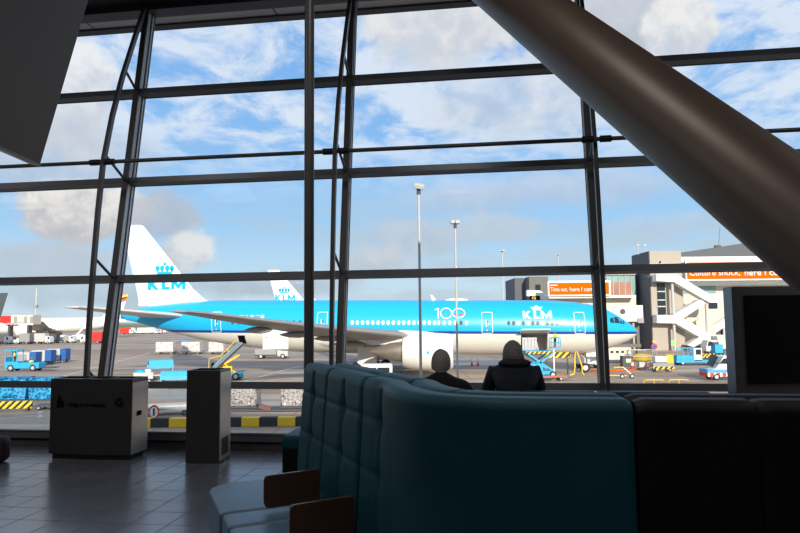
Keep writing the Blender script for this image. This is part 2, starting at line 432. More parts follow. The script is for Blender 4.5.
# totem display, right
FR = mat('totem_frame', (.13, .12, .118), .45, .1); SIDE = mat('totem_side', (.17, .21, .27), .35, .6)
p = AY(735, 340, 5.0)
t = thing('display_totem', 'grey framed display with a black screen standing behind the sofas', 'display', (p.x, p.y, 5))
zt = AY(735, 286.5, 5.0).z-5; zs1 = AY(746, 295.5, 5.0).z-5; zs0 = AY(746, 383.5, 5.0).z-5; xs = AY(746, 340, 5.0).x-p.x
w = 1.36
b = MB(); b.m(FR); b.box((w/2, .055, (zt+.14)/2+.0), (w, .10, zt-.14), bev=.004); b.build('frame', None, t)
b = MB(); b.box((-.005, .06, (zt+.14)/2), (.012, .13, zt-.15)); b.build('side_panel', SIDE, t)
b = MB(); b.box((w/2, -.003, (zs0+zs1)/2), (w-2*xs, .012, zs1-zs0)); b.build('screen', SCR, t)
b = MB(); b.box((w/2, .06, .07), (w*.8, .34, .14), bev=.01); b.build('base', STEEL, t)

# ------------------------------------------------------------------ bins
f0 = AZ(48.5, 458.5, 5); f1 = AZ(130.5, 460.5, 5)
d = (f1-f0); rz = math.atan2(d.y, d.x); w = d.length
t = thing('recycling_bin', 'wide dark steel recycling bin with Help us to recycle print', 'bin', f0, rz)
H = .93; D = .34
def bowf(x): return -.035*(1-((x-w/2)/(w/2))**2)
xs_ = [w*i/16 for i in range(17)]
b = MB(); out = [(x, bowf(x)) for x in xs_]+[(w, D), (0, D)]
b.m(BINM); b.prism(out, H-.06-.035, z0=.06)
b.build('body', None, t)
b = MB(); b.prism([(x*.95+w*.025, y+.03) for x, y in out[:-2]]+[(w-.03, D-.02), (.03, D-.02)], .075, z0=0); b.build('plinth', ALUD, t)
b = MB(); b.box((w+.002, D/2, .475), (.012, D-.004, .82)); b.build('side_panel', BINS, t)
b = MB(); b.box((w+.009, D*.42, .52), (.008, .10, .055), bev=.003); b.build('handle_slot', INK, t)
b = MB(); b.m(BINM); th = .02
b.prism([(x, bowf(x)) for x in xs_]+[(w, D), (w-th, D), (w-th, .03), (th, .03), (th, D), (0, D)], .035, z0=H-.035)
b.box((w/2, D-.01, H-.0175), (w, .02, .035))
for xx in (w*.34, w*.67): b.box((xx, D/2, H-.02), (.03, D-.04, .03))
b.build('lid', None, t)
for i in range(3): bb = MB(); bb.box((w*(1+2*i)/6, D/2, H-.04), (w/3-.05, D-.08, .012)); bb.build('throw_in_opening', INK, t)
text_obj('Help us to recycle', .062, INK, t, FACE(w*.48, -.040, .615), 'lettering', .0012)
# bottle symbol and three-arrow recycling symbol
M_ = FACE(w*.13, -.026, .60)
b = MB(); b.prism([(-.028, 0), (.028, 0), (.03, .07), (.012, .10), (.012, .135), (-.012, .135), (-.012, .10), (-.03, .07)], .004, M_); b.box((w*.13+.045, -.025, .635), (.02, .006, .07)); b.build('bottle_symbol', INK, t)
b = MB(); M_ = FACE(w*.86, -.026, .66)
for k in range(3):
    R_ = M_@Matrix.Rotation(k*2*PI/3, 4, 'Z')
    b.prism([(-.033, .022), (.012, .022), (.012, .008), (.04, .036), (.012, .062), (.012, .046), (-.022, .046)], .004, R_)
b.build('recycling_symbol', INK, t)

f0 = AZ(185.3, 463.5, 5); f1 = AZ(219, 463.6, 5); d = f1-f0; rz = math.atan2(d.y, d.x); w = d.length; D = .37; H = 1.035
t = thing('waste_bin', 'narrow tall steel waste bin with vent slots near its foot', 'bin', f0, rz)
b = MB(); b.box((w/2, D/2, H/2-.01), (w, D, H-.03), bev=.004); b.build('body', BINM, t)
b = MB(); b.box((w+.002, D/2, H/2), (.01, D-.004, H-.05)); b.build('side_panel', BINS, t)
for i in range(6): b = MB(); b.box((w+.008, .07+i*.04, .17), (.006, .014, .19)); b.build('vent_slot', INK, t)
b = MB(); b.m(BINM); b.box((w/2, .012, H-.012), (w, .024, .024)); b.box((w/2, D-.012, H-.012), (w, .024, .024)); b.box((.012, D/2, H-.012), (.024, D-.048, .024)); b.box((w-.012, D/2, H-.012), (.024, D-.048, .024)); b.build('rim', None, t)
b = MB(); b.box((w/2, D/2, H-.022), (w-.05, D-.05, .008)); b.build('opening', INK, t)
DG = mat('faded_green_print', (.02, .06, .025), .6)
b = MB()
random.seed(3)
for row, z in ((0, .835), (1, .80), (2, .77)):
    x = w*.28
    while x < w*.86: ww = random.uniform(.008, .03); b.box((x+ww/2, -.001, z), (ww, .003, .014)); x += ww+.006
b.box((w*.19, -.001, .80), (.022, .003, .05)); b.build('faint_print', DG, t)

# bag at the left edge
BAGM = mat('maroon_bag_fabric', (.035, .012, .016), .7, 0, .4, 8, .4, 30)
p = AZ(-13, 463, 5)
t = thing('backpack', 'dark maroon bag on the floor at the left edge', 'bag', p, .2)
b = MB(); b.box((0, 0, .15), (.44, .24, .30), bev=.09); b.build('body', BAGM, t, 'all')
b = MB(); b.box((-.02, -.125, .12), (.28, .08, .18), bev=.035); b.build('front_pocket', BAGM, t, 'all')
b = MB(); b.path([(-.06, 0, .285), (-.05, 0, .34), (0, 0, .36), (.05, 0, .34), (.06, 0, .29)], .010); b.build('handle', INK, t, 'all')

# ------------------------------------------------------------------ sofas
def cat(pts, n):
    out = []
    P = [Vector(pts[0])*2-Vector(pts[1])]+[Vector(p) for p in pts]+[Vector(pts[-1])*2-Vector(pts[-2])]
    for i in range(1, len(P)-2):
        for k in range(n):
            u = k/n
            out.append(.5*((2*P[i])+(-P[i-1]+P[i+1])*u+(2*P[i-1]-5*P[i]+4*P[i+1]-P[i+2])*u*u+(-P[i-1]+3*P[i]-3*P[i+1]+P[i+2])*u**3))
    out.append(P[-2]); return out
LD = Vector((.39, -.92)).normalized(); LN = Vector((-LD.y*-1, -LD.x)); LN = Vector((LD.y, -LD.x))   # outward = left and towards the viewer
L0 = Vector((-.73, 4.9))
def line(t0, t1, n): return [L0+LD*(t0+(t1-t0)*i/n) for i in range(n+1)]
TOPZ = 1.27
def backrest(name, path, parent, mt, O, th, off=0.0, z0=.33, crease=None, rows=(), lean=.07, top=TOPZ, leanf=None):
    """closed upholstered panel that follows a floor path; crease = arc positions of stitched seams, rows = heights of seams"""
    n = len(path); arc = [0]
    for a, c in zip(path, path[1:]): arc.append(arc[-1]+(c-a).length)
    L = arc[-1]; b = MB(); rings = []
    zs = [z0+(top-.05-z0)*i/70 for i in range(71)]
    for i, P in enumerate(path):
        tg = (path[min(i+1, n-1)]-path[max(i-1, 0)]).normalized(); nr = Vector((tg.y, -tg.x))
        e = min(arc[i], L-arc[i]); er = .012*max(0, 1-e/.03)**2     # rounded module ends
        s = arc[i]; lf = lean if leanf is None else lean*leanf(s)
        def puff(z):
            if not crease: return 0
            dx = min(abs(s-c) for c in crease); w = 1.0 if leanf is None else max(0, min(1, leanf(s)))
            dz = min([abs(z-r) for r in rows]+[9])
            v = -.016*math.exp(-(dx/.022)**2)-.006*math.exp(-(dz/.014)**2)*w-.026*math.exp(-(dx/.05)**2-(dz/.055)**2)
            return v*(1 if leanf is None else (1 if dx < .2 else w))
        ring = []
        for z in zs:
            f = lf*(1-(z-z0)/(top-z0))
            q = P+nr*(off+f+puff(z)-er); ring.append((q.x, q.y, z))
        for a in (15, 35, 55, 75, 90):
            a = math.radians(a); q = P+nr*(off-.05+.05*math.cos(a)-er); ring.append((q.x, q.y, top-.05+.05*math.sin(a)-er))
        for a in (90, 70, 45, 20, 0):
            a = math.radians(a); q = P+nr*(off-th+.04-.04*math.cos(a)+er); ring.append((q.x, q.y, top-.04+.04*math.sin(a)-er))
        q = P+nr*(off-th+er); ring.append((q.x, q.y, z0))
        rings.append([b.bm.verts.new(Vector(v)-O) for v in ring])
    b.skinrings(rings)
    return b.build(name, mt, parent, 'all' if False else True)
def seat_block(name, poly, z0, z1, parent, mt, O, bev=.035):
    b = MB(); b.prism([(x-O.x, y-O.y) for x, y in poly], z1-z0, z0=z0-O.z)
    r = bmesh.ops.bevel(b.bm, geom=[e for e in b.bm.edges if (e.verts[0].co.z > z1-O.z-.001 or e.verts[1].co.z > z1-O.z-.001)], offset=bev, segments=4, profile=.6, affect='EDGES')
    bmesh.ops.subdivide_edges(b.bm, edges=[], cuts=1)
    return b.build(name, mt, parent, True)
def LP(t, n, z=0): q = L0+LD*t+LN*n; return (q.x, q.y)
O = Vector((L0.x, L0.y, 0))
t = thing('tufted_sofa', 'dark teal tufted booth sofa with wooden armrests, curving into a plain back', 'sofa', (L0.x, L0.y, 5))
RW = (.49, .78, 1.06)
backrest('backrest', line(-.02, .60, 30), t, TEAL, O, .15, crease=[.30], rows=RW)
backrest('backrest', line(.612, 1.30, 32), t, TEAL, O, .15, crease=[.36], rows=RW)
cp = [L0+LD*1.312, L0+LD*1.45, L0+LD*1.60, Vector((-.07, 3.20)), Vector((-.01, 3.0)), Vector((.10, 2.81)), Vector((.27, 2.68)), Vector((.50, 2.61)), Vector((.72, 2.575)), Vector((.912, 2.552))]
cpath = cat(cp, 12)
backrest('corner_backrest', cpath, t, TEAL, O, .15, z0=.08, crease=[.30], rows=RW, leanf=lambda s: max(0, min(1, (.62-s)/.3)))
for i, (a, c, nm) in enumerate(((-.2, .588, 'seat_cushion'), (.592, .878, 'seat_infill'), (.882, 1.62, 'seat_cushion'))):
    poly = [LP(a, .68), LP(a, .04), LP(c, .04), LP(c, .68)]
    if i == 0: poly = [LP(-.02, .69), LP(-.10, .665), LP(-.17, .60), LP(-.2, .50), LP(-.2, .04), LP(c, .04), LP(c, .69)]
    seat_block(nm, poly, .16, .40, t, TEALS, O, .04)
b = MB(); b.prism([(x-O.x, y-O.y) for x, y in (LP(-.1, .56), LP(-.1, -.1), LP(1.55, -.1), LP(1.55, .56))], .17, z0=0); b.build('base', BLKL, t)
for tt in (.62, 1.32):
    b = MB()
    Lx = .36; pr = [(0.0, .445), (.0, .60), (.012, .618), (.345, .628), (.36, .615), (.355, .45), (.335, .425), (.02, .418)]
    c0 = L0+LD*(tt+.03)+LN*.07-Vector((O.x, O.y))
    M_ = Matrix(((LN.x, 0, LD.x, c0.x), (LN.y, 0, LD.y, c0.y), (0, 1, 0, 0), (0, 0, 0, 1)))
    b.prism([(.36-x, z) for x, z in pr][::-1], .032, M_, -.016)
    bmesh.ops.bevel(b.bm, geom=[e for e in b.bm.edges], offset=.006, segments=2, affect='EDGES')
    a = b.build('armrest', WOOD, t, True)
    b = MB(); c1 = c0+LN*.12; b.box((c1.x, c1.y, .41), (.09, .03, .06), rz=math.atan2(LN.y, LN.x)); b.build('bracket', WOOD, a)
# second layer: back of the booth that faces the other way
def offp(path, d):
    out = []
    for i, P in enumerate(path):
        tg = (path[min(i+1, len(path)-1)]-path[max(i-1, 0)]).normalized(); out.append(P-Vector((tg.y, -tg.x))*d)
    return out
full = line(-.02, 1.31, 20)[:-1]+cpath
f2 = offp(full, .162)
t2 = thing('rear_facing_sofa', 'dark teal sofa back set against the tufted one, facing the windows', 'sofa', (f2[0].x, f2[0].y, 5))
O2 = Vector((f2[0].x, f2[0].y, 0)); n = len(f2)
for a, c in ((2, 16), (16, 42), (42, 78), (78, n-1)): backrest('backrest', f2[a:c+1], t2, TEAL, O2, .15, z0=.05, lean=0)
pi_ = offp(full, .33)[n-60:]; pj = offp(full, .9)[n-60:]
poly = [(p.x, p.y) for p in pi_[20:]]+[(p.x, p.y) for p in reversed(pj[20:])]
seat_block('seat_cushion', poly, .1, .42, t2, TEAL, O2)
# black module to the right
p0 = Vector((.925, 2.55)); p1 = Vector((1.85, 2.42))
t3 = thing('black_sofa', 'plain black upholstered sofa back, to the right of the teal one', 'sofa', (p0.x, p0.y, 5))
O3 = Vector((p0.x, p0.y, 0))
pp = [p0+(p1-p0)*i/24 for i in range(25)]
backrest('backrest', pp[:12]+[pp[11]*.4+pp[12]*.6], t3, BLKL, O3, .15, z0=.05, lean=0)
backrest('backrest', [pp[11]*.38+pp[12]*.62]+pp[12:], t3, BLKL, O3, .15, z0=.05, lean=0)
q_ = offp(pp, .16); backrest('rear_backrest', q_, t3, BLKL, O3, .14, z0=.05, lean=0)
q1 = offp(pp, .32); q2 = offp(pp, .9)
seat_block('seat_cushion', [(p.x, p.y) for p in q1]+[(p.x, p.y) for p in reversed(q2)], .1, .42, t3, BLKL, O3)
# window bench the two people sit on
pB = AZ(281, 473.5, 5)
t4 = thing('window_bench', 'dark upholstered bench along the window carrying two seated people', 'bench', pB, -FA)
def lb(name, x0, x1, y0, y1, z0, z1, mt, bev=.04):
    b = MB(); b.box(((x0+x1)/2, (y0+y1)/2, (z0+z1)/2), (x1-x0, y1-y0, z1-z0), bev=bev); return b.build(name, mt, t4, True)
lb('seat', 0, .98, 0, .55, .24, .385, TEAL); lb('seat', .985, 2.6, .0, .55, .24, .385, TEAL); lb('seat', 2.605, 4.3, .0, .55, .24, .385, TEAL)
lb('base', .01, 4.29, .01, .54, 0, .25, BLKL, .005)
zb = .875
for x0, x1 in ((1.0, 1.83), (1.835, 2.5), (2.505, 3.2), (3.205, 4.25)): lb('backrest', x0, x1, -.14, .0, .10, zb, TEAL, .03)

# ------------------------------------------------------------------ people
def head_bm(c, s=1.0, tilt=0, yaw=0):
    """head facing +Y, centre c: skull, jaw, nose, ears, eyes sockets as one surface set"""
    b = MB(); M_ = Matrix.Translation(c)@Matrix.Rotation(yaw, 4, 'Z')@Matrix.Rotation(tilt, 4, 'X')
    n, k = 28, 22; rs = []
    for i in range(1, k):
        a = PI*i/k; z = -math.cos(a); r = math.sin(a)
        ring = []
        for j in range(n):
            th = 2*PI*j/n; x = math.cos(th)*r*.076; y = math.sin(th)*r*.098; zz = z*.118
            if z < 0: f = 1-.28*(-z)**1.4; x *= f; y = y*(1-.12*(-z)) + (.012*(-z) if y > 0 else .02*(-z))
            if y > 0:
                y += .020*math.exp(-((x)/.012)**2-((zz+.012)/.022)**2)          # nose
                y -= .008*(math.exp(-((x-.03)/.014)**2-((zz-.008)/.012)**2)+math.exp(-((x+.03)/.014)**2-((zz-.008)/.012)**2))
                y += .005*math.exp(-(x/.022)**2-((zz+.052)/.010)**2)          # mouth
            ring.append(b.bm.verts.new(M_@Vector((x*s, y*s, zz*s))))
        rs.append(ring)
    b.skinrings(rs)
    for sx in (-1, 1):
        e = []
        for i in range(1, 7):
            a = PI*i/7
            e.append([b.bm.verts.new(M_@Vector(((sx*(.074+.010*math.sin(a)*abs(math.cos(t_)))+sx*.006*math.sin(t_*1))*s, (-.008+.016*math.sin(a)*math.cos(t_))*s, (-.005-.030*math.cos(a))*s))) for t_ in [2*PI*j/10 for j in range(10)]])
        b.skinrings(e)
    return b, M_
def join_into(o, b):
    bm = bmesh.new(); bm.from_mesh(o.data); me = bpy.data.meshes.new('x'); b.bm.to_mesh(me); bm.from_mesh(me); bm.to_mesh(o.data); bm.free(); b.bm.free(); bpy.data.meshes.remove(me)
    for p in o.data.polygons: p.use_smooth = True
def hair_obj(c, M_, mt, parent, s=1.0, low=-.25, name='hair'):
    b = MB(); n, k = 28, 16; rs = []
    for i in range(k):
        a = PI*.98*(1-i/(k-1))*1.0
        z = -math.cos(PI-a); ring = []
        for j in range(n):
            th = 2*PI*j/n; back = max(0, -math.sin(th)); lim = low-.25*back+.75*max(0, math.sin(th))
            zz = max(math.cos(PI-a)*-1 if False else math.cos(a*0+PI*i/(k-1)*.72), lim)
            r = max(0, 1-abs(zz)**2.3)**.5; w = 1.04+.012*math.sin(5*th+3*zz)+.01*math.sin(11*th)
            ring.append(b.bm.verts.new(M_@Vector((math.cos(th)*r*.083*w*s, (math.sin(th)*r*.104*w-.003)*s, (zz*.125*w+.002)*s))))
        rs.append(ring)
    b.skinrings(rs, True)
    return b.build(name, mt, parent, 'all')
def hand_nodes(N, E, w, d, side, key, sc=1.0):
    """palm + five bent fingers from wrist point w in direction d"""
    d = Vector(d).normalized(); lat = Vector((side, 0, 0)); pal = w+d*.05
    N[key+'p'] = (tuple(pal), (.030, .016)); E.append((key+'w', key+'p'))
    for i, (o, L) in enumerate(((-.028, .062), (-.010, .074), (.010, .070), (.027, .055))):
        r0 = pal+lat*o+d*.035; r1 = r0+d*L*.5+Vector((0, 0, -.008)); r2 = r0+d*L*.85+Vector((0, 0, -.03))
        for k, (q, r) in enumerate(((r0, .010), (r1, .009), (r2, .007))): N[key+str(i)+str(k)] = (tuple(q), r)
        E += [(key+'p', key+str(i)+'0'), (key+str(i)+'0', key+str(i)+'1'), (key+str(i)+'1', key+str(i)+'2')]
    t0 = pal-lat*.035; t1 = t0-lat*.02+d*.03; t2 = t1+d*.025
    for k, (q, r) in enumerate(((t0, .012), (t1, .010), (t2, .008))): N[key+'t'+str(k)] = (tuple(q), r)
    E += [(key+'p', key+'t0'), (key+'t0', key+'t1'), (key+'t1', key+'t2')]
def seated(label, loc, rz, hz, jm, hm, sh, shz, slope, coll=False):
    """person seated facing +Y; hz = head centre height; shz = shoulder height, sh half shoulder width"""
    t = thing('person', label, 'person', loc, rz)
    V = Vector; N = {}; E = []
    N['pel'] = ((0, -.02, .60), (.15, .12)); N['abd'] = ((0, -.05, .72), (.12, .09)); N['chest'] = ((0, -.05, shz-.17), (.12, .09)); N['nb'] = ((0, -.05, shz+.0), .055); N['nk'] = ((0, -.03, hz-.09), .072); N['hd'] = ((0, 0, hz-.02), .06)
    E += [('pel', 'abd'), ('abd', 'chest'), ('chest', 'nb'), ('nb', 'nk'), ('nk', 'hd')]
    for s, k in ((-1, 'l'), (1, 'r')):
        N[k+'s'] = ((s*(sh-.07), -.05, shz-.10-slope), .045); N[k+'e'] = ((s*(sh+.01), .02, shz-.34), .044); N[k+'w'] = ((s*.13, .24, .66), .028)
        E += [('chest', k+'s'), (k+'s', k+'e'), (k+'e', k+'w')]
        hand_nodes(N, E, V((s*.13, .24, .66)), (-s*.25, 1, -.12), s, k)
        N[k+'h'] = ((s*.10, .04, .555), .085); N[k+'k'] = ((s*.16, .44, .52), .062); N[k+'a'] = ((s*.17, .47, .09), .042); N[k+'f'] = ((s*.19, .62, .045), .035)
        E += [('pel', k+'h'), (k+'h', k+'k'), (k+'k', k+'a'), (k+'a', k+'f')]
    o = skin_obj('body', N, E, SKIN, t, 'pel', 2)
    hb, M_ = head_bm((0, .0, hz), 1.2, .0); join_into(o, hb)
    hair_obj(None, M_, hm, t, 1.2)
    # jacket
    J = {'pel': ((0, -.02, .60), (.18, .13)), 'abd': ((0, -.06, .76), (.20, .15)), 'chest': ((0, -.07, shz-.13), (.215, .16)), 'nb': ((0, -.058, shz+.0), (.135, .115)), 'nk': ((0, -.045, shz+.055), (.086, .080))}
    F = [('pel', 'abd'), ('abd', 'chest'), ('chest', 'nb'), ('nb', 'nk')]
    for s, k in ((-1, 'l'), (1, 'r')):
        J[k+'s'] = ((s*(sh-.06), -.06, shz-.075-slope), .092); J[k+'e'] = ((s*(sh+.015), .015, shz-.34), .068); J[k+'w'] = ((s*.145, .22, .665), .045)
        F += [('chest', k+'s'), (k+'s', k+'e'), (k+'e', k+'w')]
    skin_obj('jacket', J, F, jm, t, 'pel', 2)
    T = {'pel': ((0, 0, .60), (.16, .13))}; F = []
    for s, k in ((-1, 'l'), (1, 'r')):
        T[k+'h'] = ((s*.10, .05, .56), .10); T[k+'k'] = ((s*.16, .45, .525), .075); T[k+'a'] = ((s*.17, .475, .12), .062)
        F += [('pel', k+'h'), (k+'h', k+'k'), (k+'k', k+'a')]
        b = MB(); b.ell((s*.185, .56, .05), (.048, .13, .05), 14, 8); b.build('shoe', INK, t, 'all')
    skin_obj('trousers', T, F, TROU, t, 'pel', 2)
    if coll:
        b = MB(); b.lathe([(.11, shz-.01), (.115, shz+.05), (.105, shz+.095), (.092, shz+.09), (.095, shz+.03)], (0, -.035, 0), 'Z', 20); b.build('collar', mat('fleece_collar', (.10, .085, .07), .9), t, 'all')
        b = MB(); b.ell((0, -.10, shz+.015), (.17, .09, .055), 18, 10); b.build('hood', jm, t, 'all')
    return t
p = AY(441, 366, 6.85)
seated('grey haired person in a black top seated left of the other on the window bench', (p.x, p.y, 5), -.1, AY(436, 364, 6.85).z-5, JACK1, HAIR1, .325, AY(436, 376.5, 6.85).z-5, .03)
p = AY(513, 366, 6.72)
seated('person with dark grey hair in bulky dark jacket seated before the open cargo hold', (p.x, p.y, 5), .0, AY(512, 355.5, 6.72).z-5, JACK2, HAIR2, .275, AY(512, 364, 6.72).z-5, .0, True)
# ================================================================== OUTSIDE
AP, an, ab = newmat('apron_asphalt')
tc = an.n('ShaderNodeTexCoord'); P_ = tc.outputs['Object']; sp = an.n('ShaderNodeSeparateXYZ'); an.nt.links.new(P_, sp.inputs[0])
mp = an.n('ShaderNodeMapping'); mp.inputs['Scale'].default_value = (.25, 1, 1); an.nt.links.new(P_, mp.inputs[0])
n1 = an.noise(mp.outputs[0], .05, 6, .6); n2 = an.noise(mp.outputs[0], .35, 5, .6); n3 = an.noise(P_, 3.0, 4, .6)
c = an.mix(an.ss(n1, .38, .62), (.30, .215, .155, 1), (.45, .345, .255, 1))
c = an.mix(an.math('MULTIPLY', an.ss(n2, .45, .65), .65), c, (.15, .12, .10, 1))
c = an.mix(an.math('MULTIPLY', n3, .25), c, (.56, .47, .37, 1))
jl = an.math('MAXIMUM', gridline(an, sp.outputs[0], 7.5, .10), gridline(an, sp.outputs[1], 7.5, .10))
c = an.mix(an.math('MULTIPLY', jl, .5), c, (.09, .08, .075, 1))
an.put(ab.inputs['Base Color'], c); ab.inputs['Specular IOR Level'].default_value = .25
wet = an.ss(an.noise(mp.outputs[0], .12, 4, .55), .52, .60)
an.put(ab.inputs['Roughness'], an.math('SUBTRACT', .75, an.math('MULTIPLY', wet, .42)))
b = MB(); b.box((0, 0, 0), (2400, 2400, .4)); o = b.build('floor_apron', AP); o.location = (0, 1205, -.2); struct(o)
GRS = mat('grass', (.16, .20, .07), .9, 0, .3, .02)
b = MB(); b.box((0, 0, .02), (1800, 700, .04)); o = b.build('grass_field', GRS); o.location = (-100, 880, 0); tag(o, 'green grass field beyond the taxiways on the horizon', 'grass'); o['kind'] = 'stuff'
PAINTY = mat('line_paint_yellow', (.55, .38, .10), .7, 0, .2, 2); PAINTW = mat('line_paint_white', (.62, .60, .57), .7, 0, .2, 2); PAINTR = mat('line_paint_rust', (.42, .20, .12), .7, 0, .2, 2)
def mark(p, q, w, mt):
    b = MB(); p = Vector((p[0], p[1], .012)); q = Vector((q[0], q[1], .012)); b.bar(p, q, w, .01); trim(b, mt)
for (x0, y0, x1, y1, w, mt) in ((130, 345, 330, 349, .5, PAINTR), (60, 358, 180, 347, .4, PAINTR), (20, 352, 125, 344, .5, PAINTW), (235, 372, 305, 368, .3, PAINTY), (420, 376, 490, 362, .25, PAINTR),
                                (560, 372, 640, 369, .25, PAINTW), (245, 381, 300, 366, .3, PAINTW), (470, 384, 700, 384, .3, PAINTW), (655, 372, 700, 378, .25, PAINTR), (150, 353, 60, 377, .25, PAINTW), (0, 419, 60, 414, .2, PAINTW)):
    mark(G(x0, y0), G(x1, y1), w, mt)

# ------------------------------------------------------------------ airliner
def interp(tab, x, k):
    for i in range(len(tab)-1):
        if tab[i][0] <= x <= tab[i+1][0]:
            a, c = tab[i], tab[i+1]; u = (x-a[0])/(c[0]-a[0]); p = tab[max(i-1, 0)]; d = tab[min(i+2, len(tab)-1)]
            h = c[0]-a[0]
            m0 = (c[k]-p[k])/(c[0]-p[0]) if i > 0 else (c[k]-a[k])/h*1.6
            m1 = (d[k]-a[k])/(d[0]-a[0]) if d is not c else (c[k]-a[k])/h
            s = (c[k]-a[k])/h
            if s == 0: m0 = m1 = 0
            else:
                if abs(m0) > 3*abs(s): m0 = 3*s
                if abs(m1) > 3*abs(s): m1 = 3*s
                if m0*s < 0: m0 = 0
                if m1*s < 0: m1 = 0
            return (2*u**3-3*u*u+1)*a[k]+(u**3-2*u*u+u)*h*m0+(3*u*u-2*u**3)*c[k]+(u**3-u*u)*h*m1
    return tab[-1][k] if x > tab[-1][0] else tab[0][k]
# x, top, bottom, half width
PROF = [(0, 4.86, 4.66, .10), (.25, 5.25, 4.25, .55), (.9, 5.75, 3.80, 1.1), (2.0, 6.55, 3.30, 1.8), (3.9, 7.62, 2.68, 2.5), (5.7, 8.12, 2.30, 2.85), (9.3, 8.55, 2.06, 3.08), (13, 8.65, 2.06, 3.1),
        (40, 9.0, 2.60, 3.1), (46, 9.05, 3.1, 3.0), (50.5, 9.1, 3.7, 2.65), (54.5, 8.98, 4.5, 2.15), (59.3, 8.55, 5.75, 1.15), (62, 8.1, 6.5, .6), (63.9, 7.6, 6.95, .12)]
def fus(x):
    t, bt, w = interp(PROF, x, 1), interp(PROF, x, 2), interp(PROF, x, 3); return (t+bt)/2, (t-bt)/2, w
def surf(x, z, off=.02):
    zc, rz_, w = fus(x); u = max(-1, min(1, (z-zc)/rz_)); return w*math.sqrt(max(0, 1-u*u))+off
def wrapbm(bm, f=.35):
    """bm in (x, z) plane given as XY; bends it on to the starboard skin"""
    zs = [v.co.y for v in bm.verts]; a = min(zs); c = max(zs); k = a+f
    while k < c:
        bmesh.ops.bisect_plane(bm, geom=bm.verts[:]+bm.edges[:]+bm.faces[:], plane_co=(0, k, 0), plane_no=(0, 1, 0)); k += f
def sticker(name, mt, parent, polys=None, text=None, off=.02, thick=0):
    bm = bmesh.new()
    if polys:
        for pl in polys: bm.faces.new([bm.verts.new((x, z, 0)) for x, z in pl])
    if text:
        s, x0, z0, size, bold = text; tb = text_bm(s, size, bold)
        for v in tb.verts: v.co = Vector((x0-v.co.x, z0+v.co.y, 0))
        me = bpy.data.meshes.new('x'); tb.to_mesh(me); tb.free(); bm.from_mesh(me); bpy.data.meshes.remove(me)
    bm.normal_update(); bmesh.ops.triangulate(bm, faces=bm.faces[:]); wrapbm(bm)
    for v in bm.verts: x, z = v.co.x, v.co.y; v.co = Vector((x, surf(x, z, off), z))
    r = bmesh.ops.extrude_face_region(bm, geom=bm.faces[:])
    bmesh.ops.translate(bm, verts=[v for v in r['geom'] if isinstance(v, bmesh.types.BMVert)], vec=(0, .012, 0))
    b = MB(); b.bm.free(); b.bm = bm; return b.build(name, mt, parent)
def rect(x0, z0, x1, z1): return [(x0, z0), (x1, z0), (x1, z1), (x0, z1)]
def rrect(x0, z0, x1, z1, r, w):
    """rounded outline frame as quads"""
    def path(x0, z0, x1, z1, r):
        o = []
        for cx, cz, a0 in ((x1-r, z1-r, 0), (x0+r, z1-r, 90), (x0+r, z0+r, 180), (x1-r, z0+r, 270)):
            for k in range(5): a = math.radians(a0+22.5*k); o.append((cx+r*math.cos(a), cz+r*math.sin(a)))
        return o
    A = path(x0, z0, x1, z1, r); B_ = path(x0+w, z0+w, x1-w, z1-w, max(.02, r-w)); n = len(A)
    return [[A[i], A[(i+1) % n], B_[(i+1) % n], B_[i]] for i in range(n)]
def arcband(cx, cz, rx, rz_, w, a0=0, a1=360, n=28):
    o = []
    for k in range(n):
        a, c_ = math.radians(a0+(a1-a0)*k/n), math.radians(a0+(a1-a0)*(k+1)/n)
        o.append([(cx+rx*math.cos(a), cz+rz_*math.sin(a)), (cx+rx*math.cos(c_), cz+rz_*math.sin(c_)), (cx+(rx-w)*math.cos(c_), cz+(rz_-w)*math.sin(c_)), (cx+(rx-w)*math.cos(a), cz+(rz_-w)*math.sin(a))])
    return o
def crown(x0, z0, w, h):
    """small crown: bar, points with discs, cross"""
    P = [rect(x0-w*.36, z0, x0+w*.36, z0+h*.2)]
    for k, dx in enumerate((-.36, -.13, .13, .36)):
        cx, cz, r = x0+dx*w, z0+h*(.52 if k in (1, 2) else .5), w*.105
        P.append([(cx+r*math.cos(a*PI/5), cz+r*1.3*math.sin(a*PI/5)) for a in range(10)])
        P.append([(cx-w*.04, z0+h*.2), (cx+w*.04, z0+h*.2), (cx+w*.04, cz), (cx-w*.04, cz)])
    P.append(rect(x0-w*.03, z0+h*.72, x0+w*.03, z0+h*1.02)); P.append(rect(x0-w*.08, z0+h*.82, x0+w*.08, z0+h*.91))
    return P
def crown2(x0, z0, w, h):
    """solid crown of the body titles"""
    P = [rect(x0-w*.34, z0, x0+w*.34, z0+h*.22)]
    P.append([(x0-w*.34, z0+h*.26), (x0+w*.34, z0+h*.26), (x0+w*.5, z0+h*.72), (x0+w*.3, z0+h*.62), (x0+w*.14, z0+h*.78), (x0, z0+h*.62), (x0-w*.14, z0+h*.78), (x0-w*.3, z0+h*.62), (x0-w*.5, z0+h*.72)])
    P.append([(x0+w*.08*math.cos(a*PI/4), z0+h*.86+h*.13*math.sin(a*PI/4)) for a in range(8)])
    return P
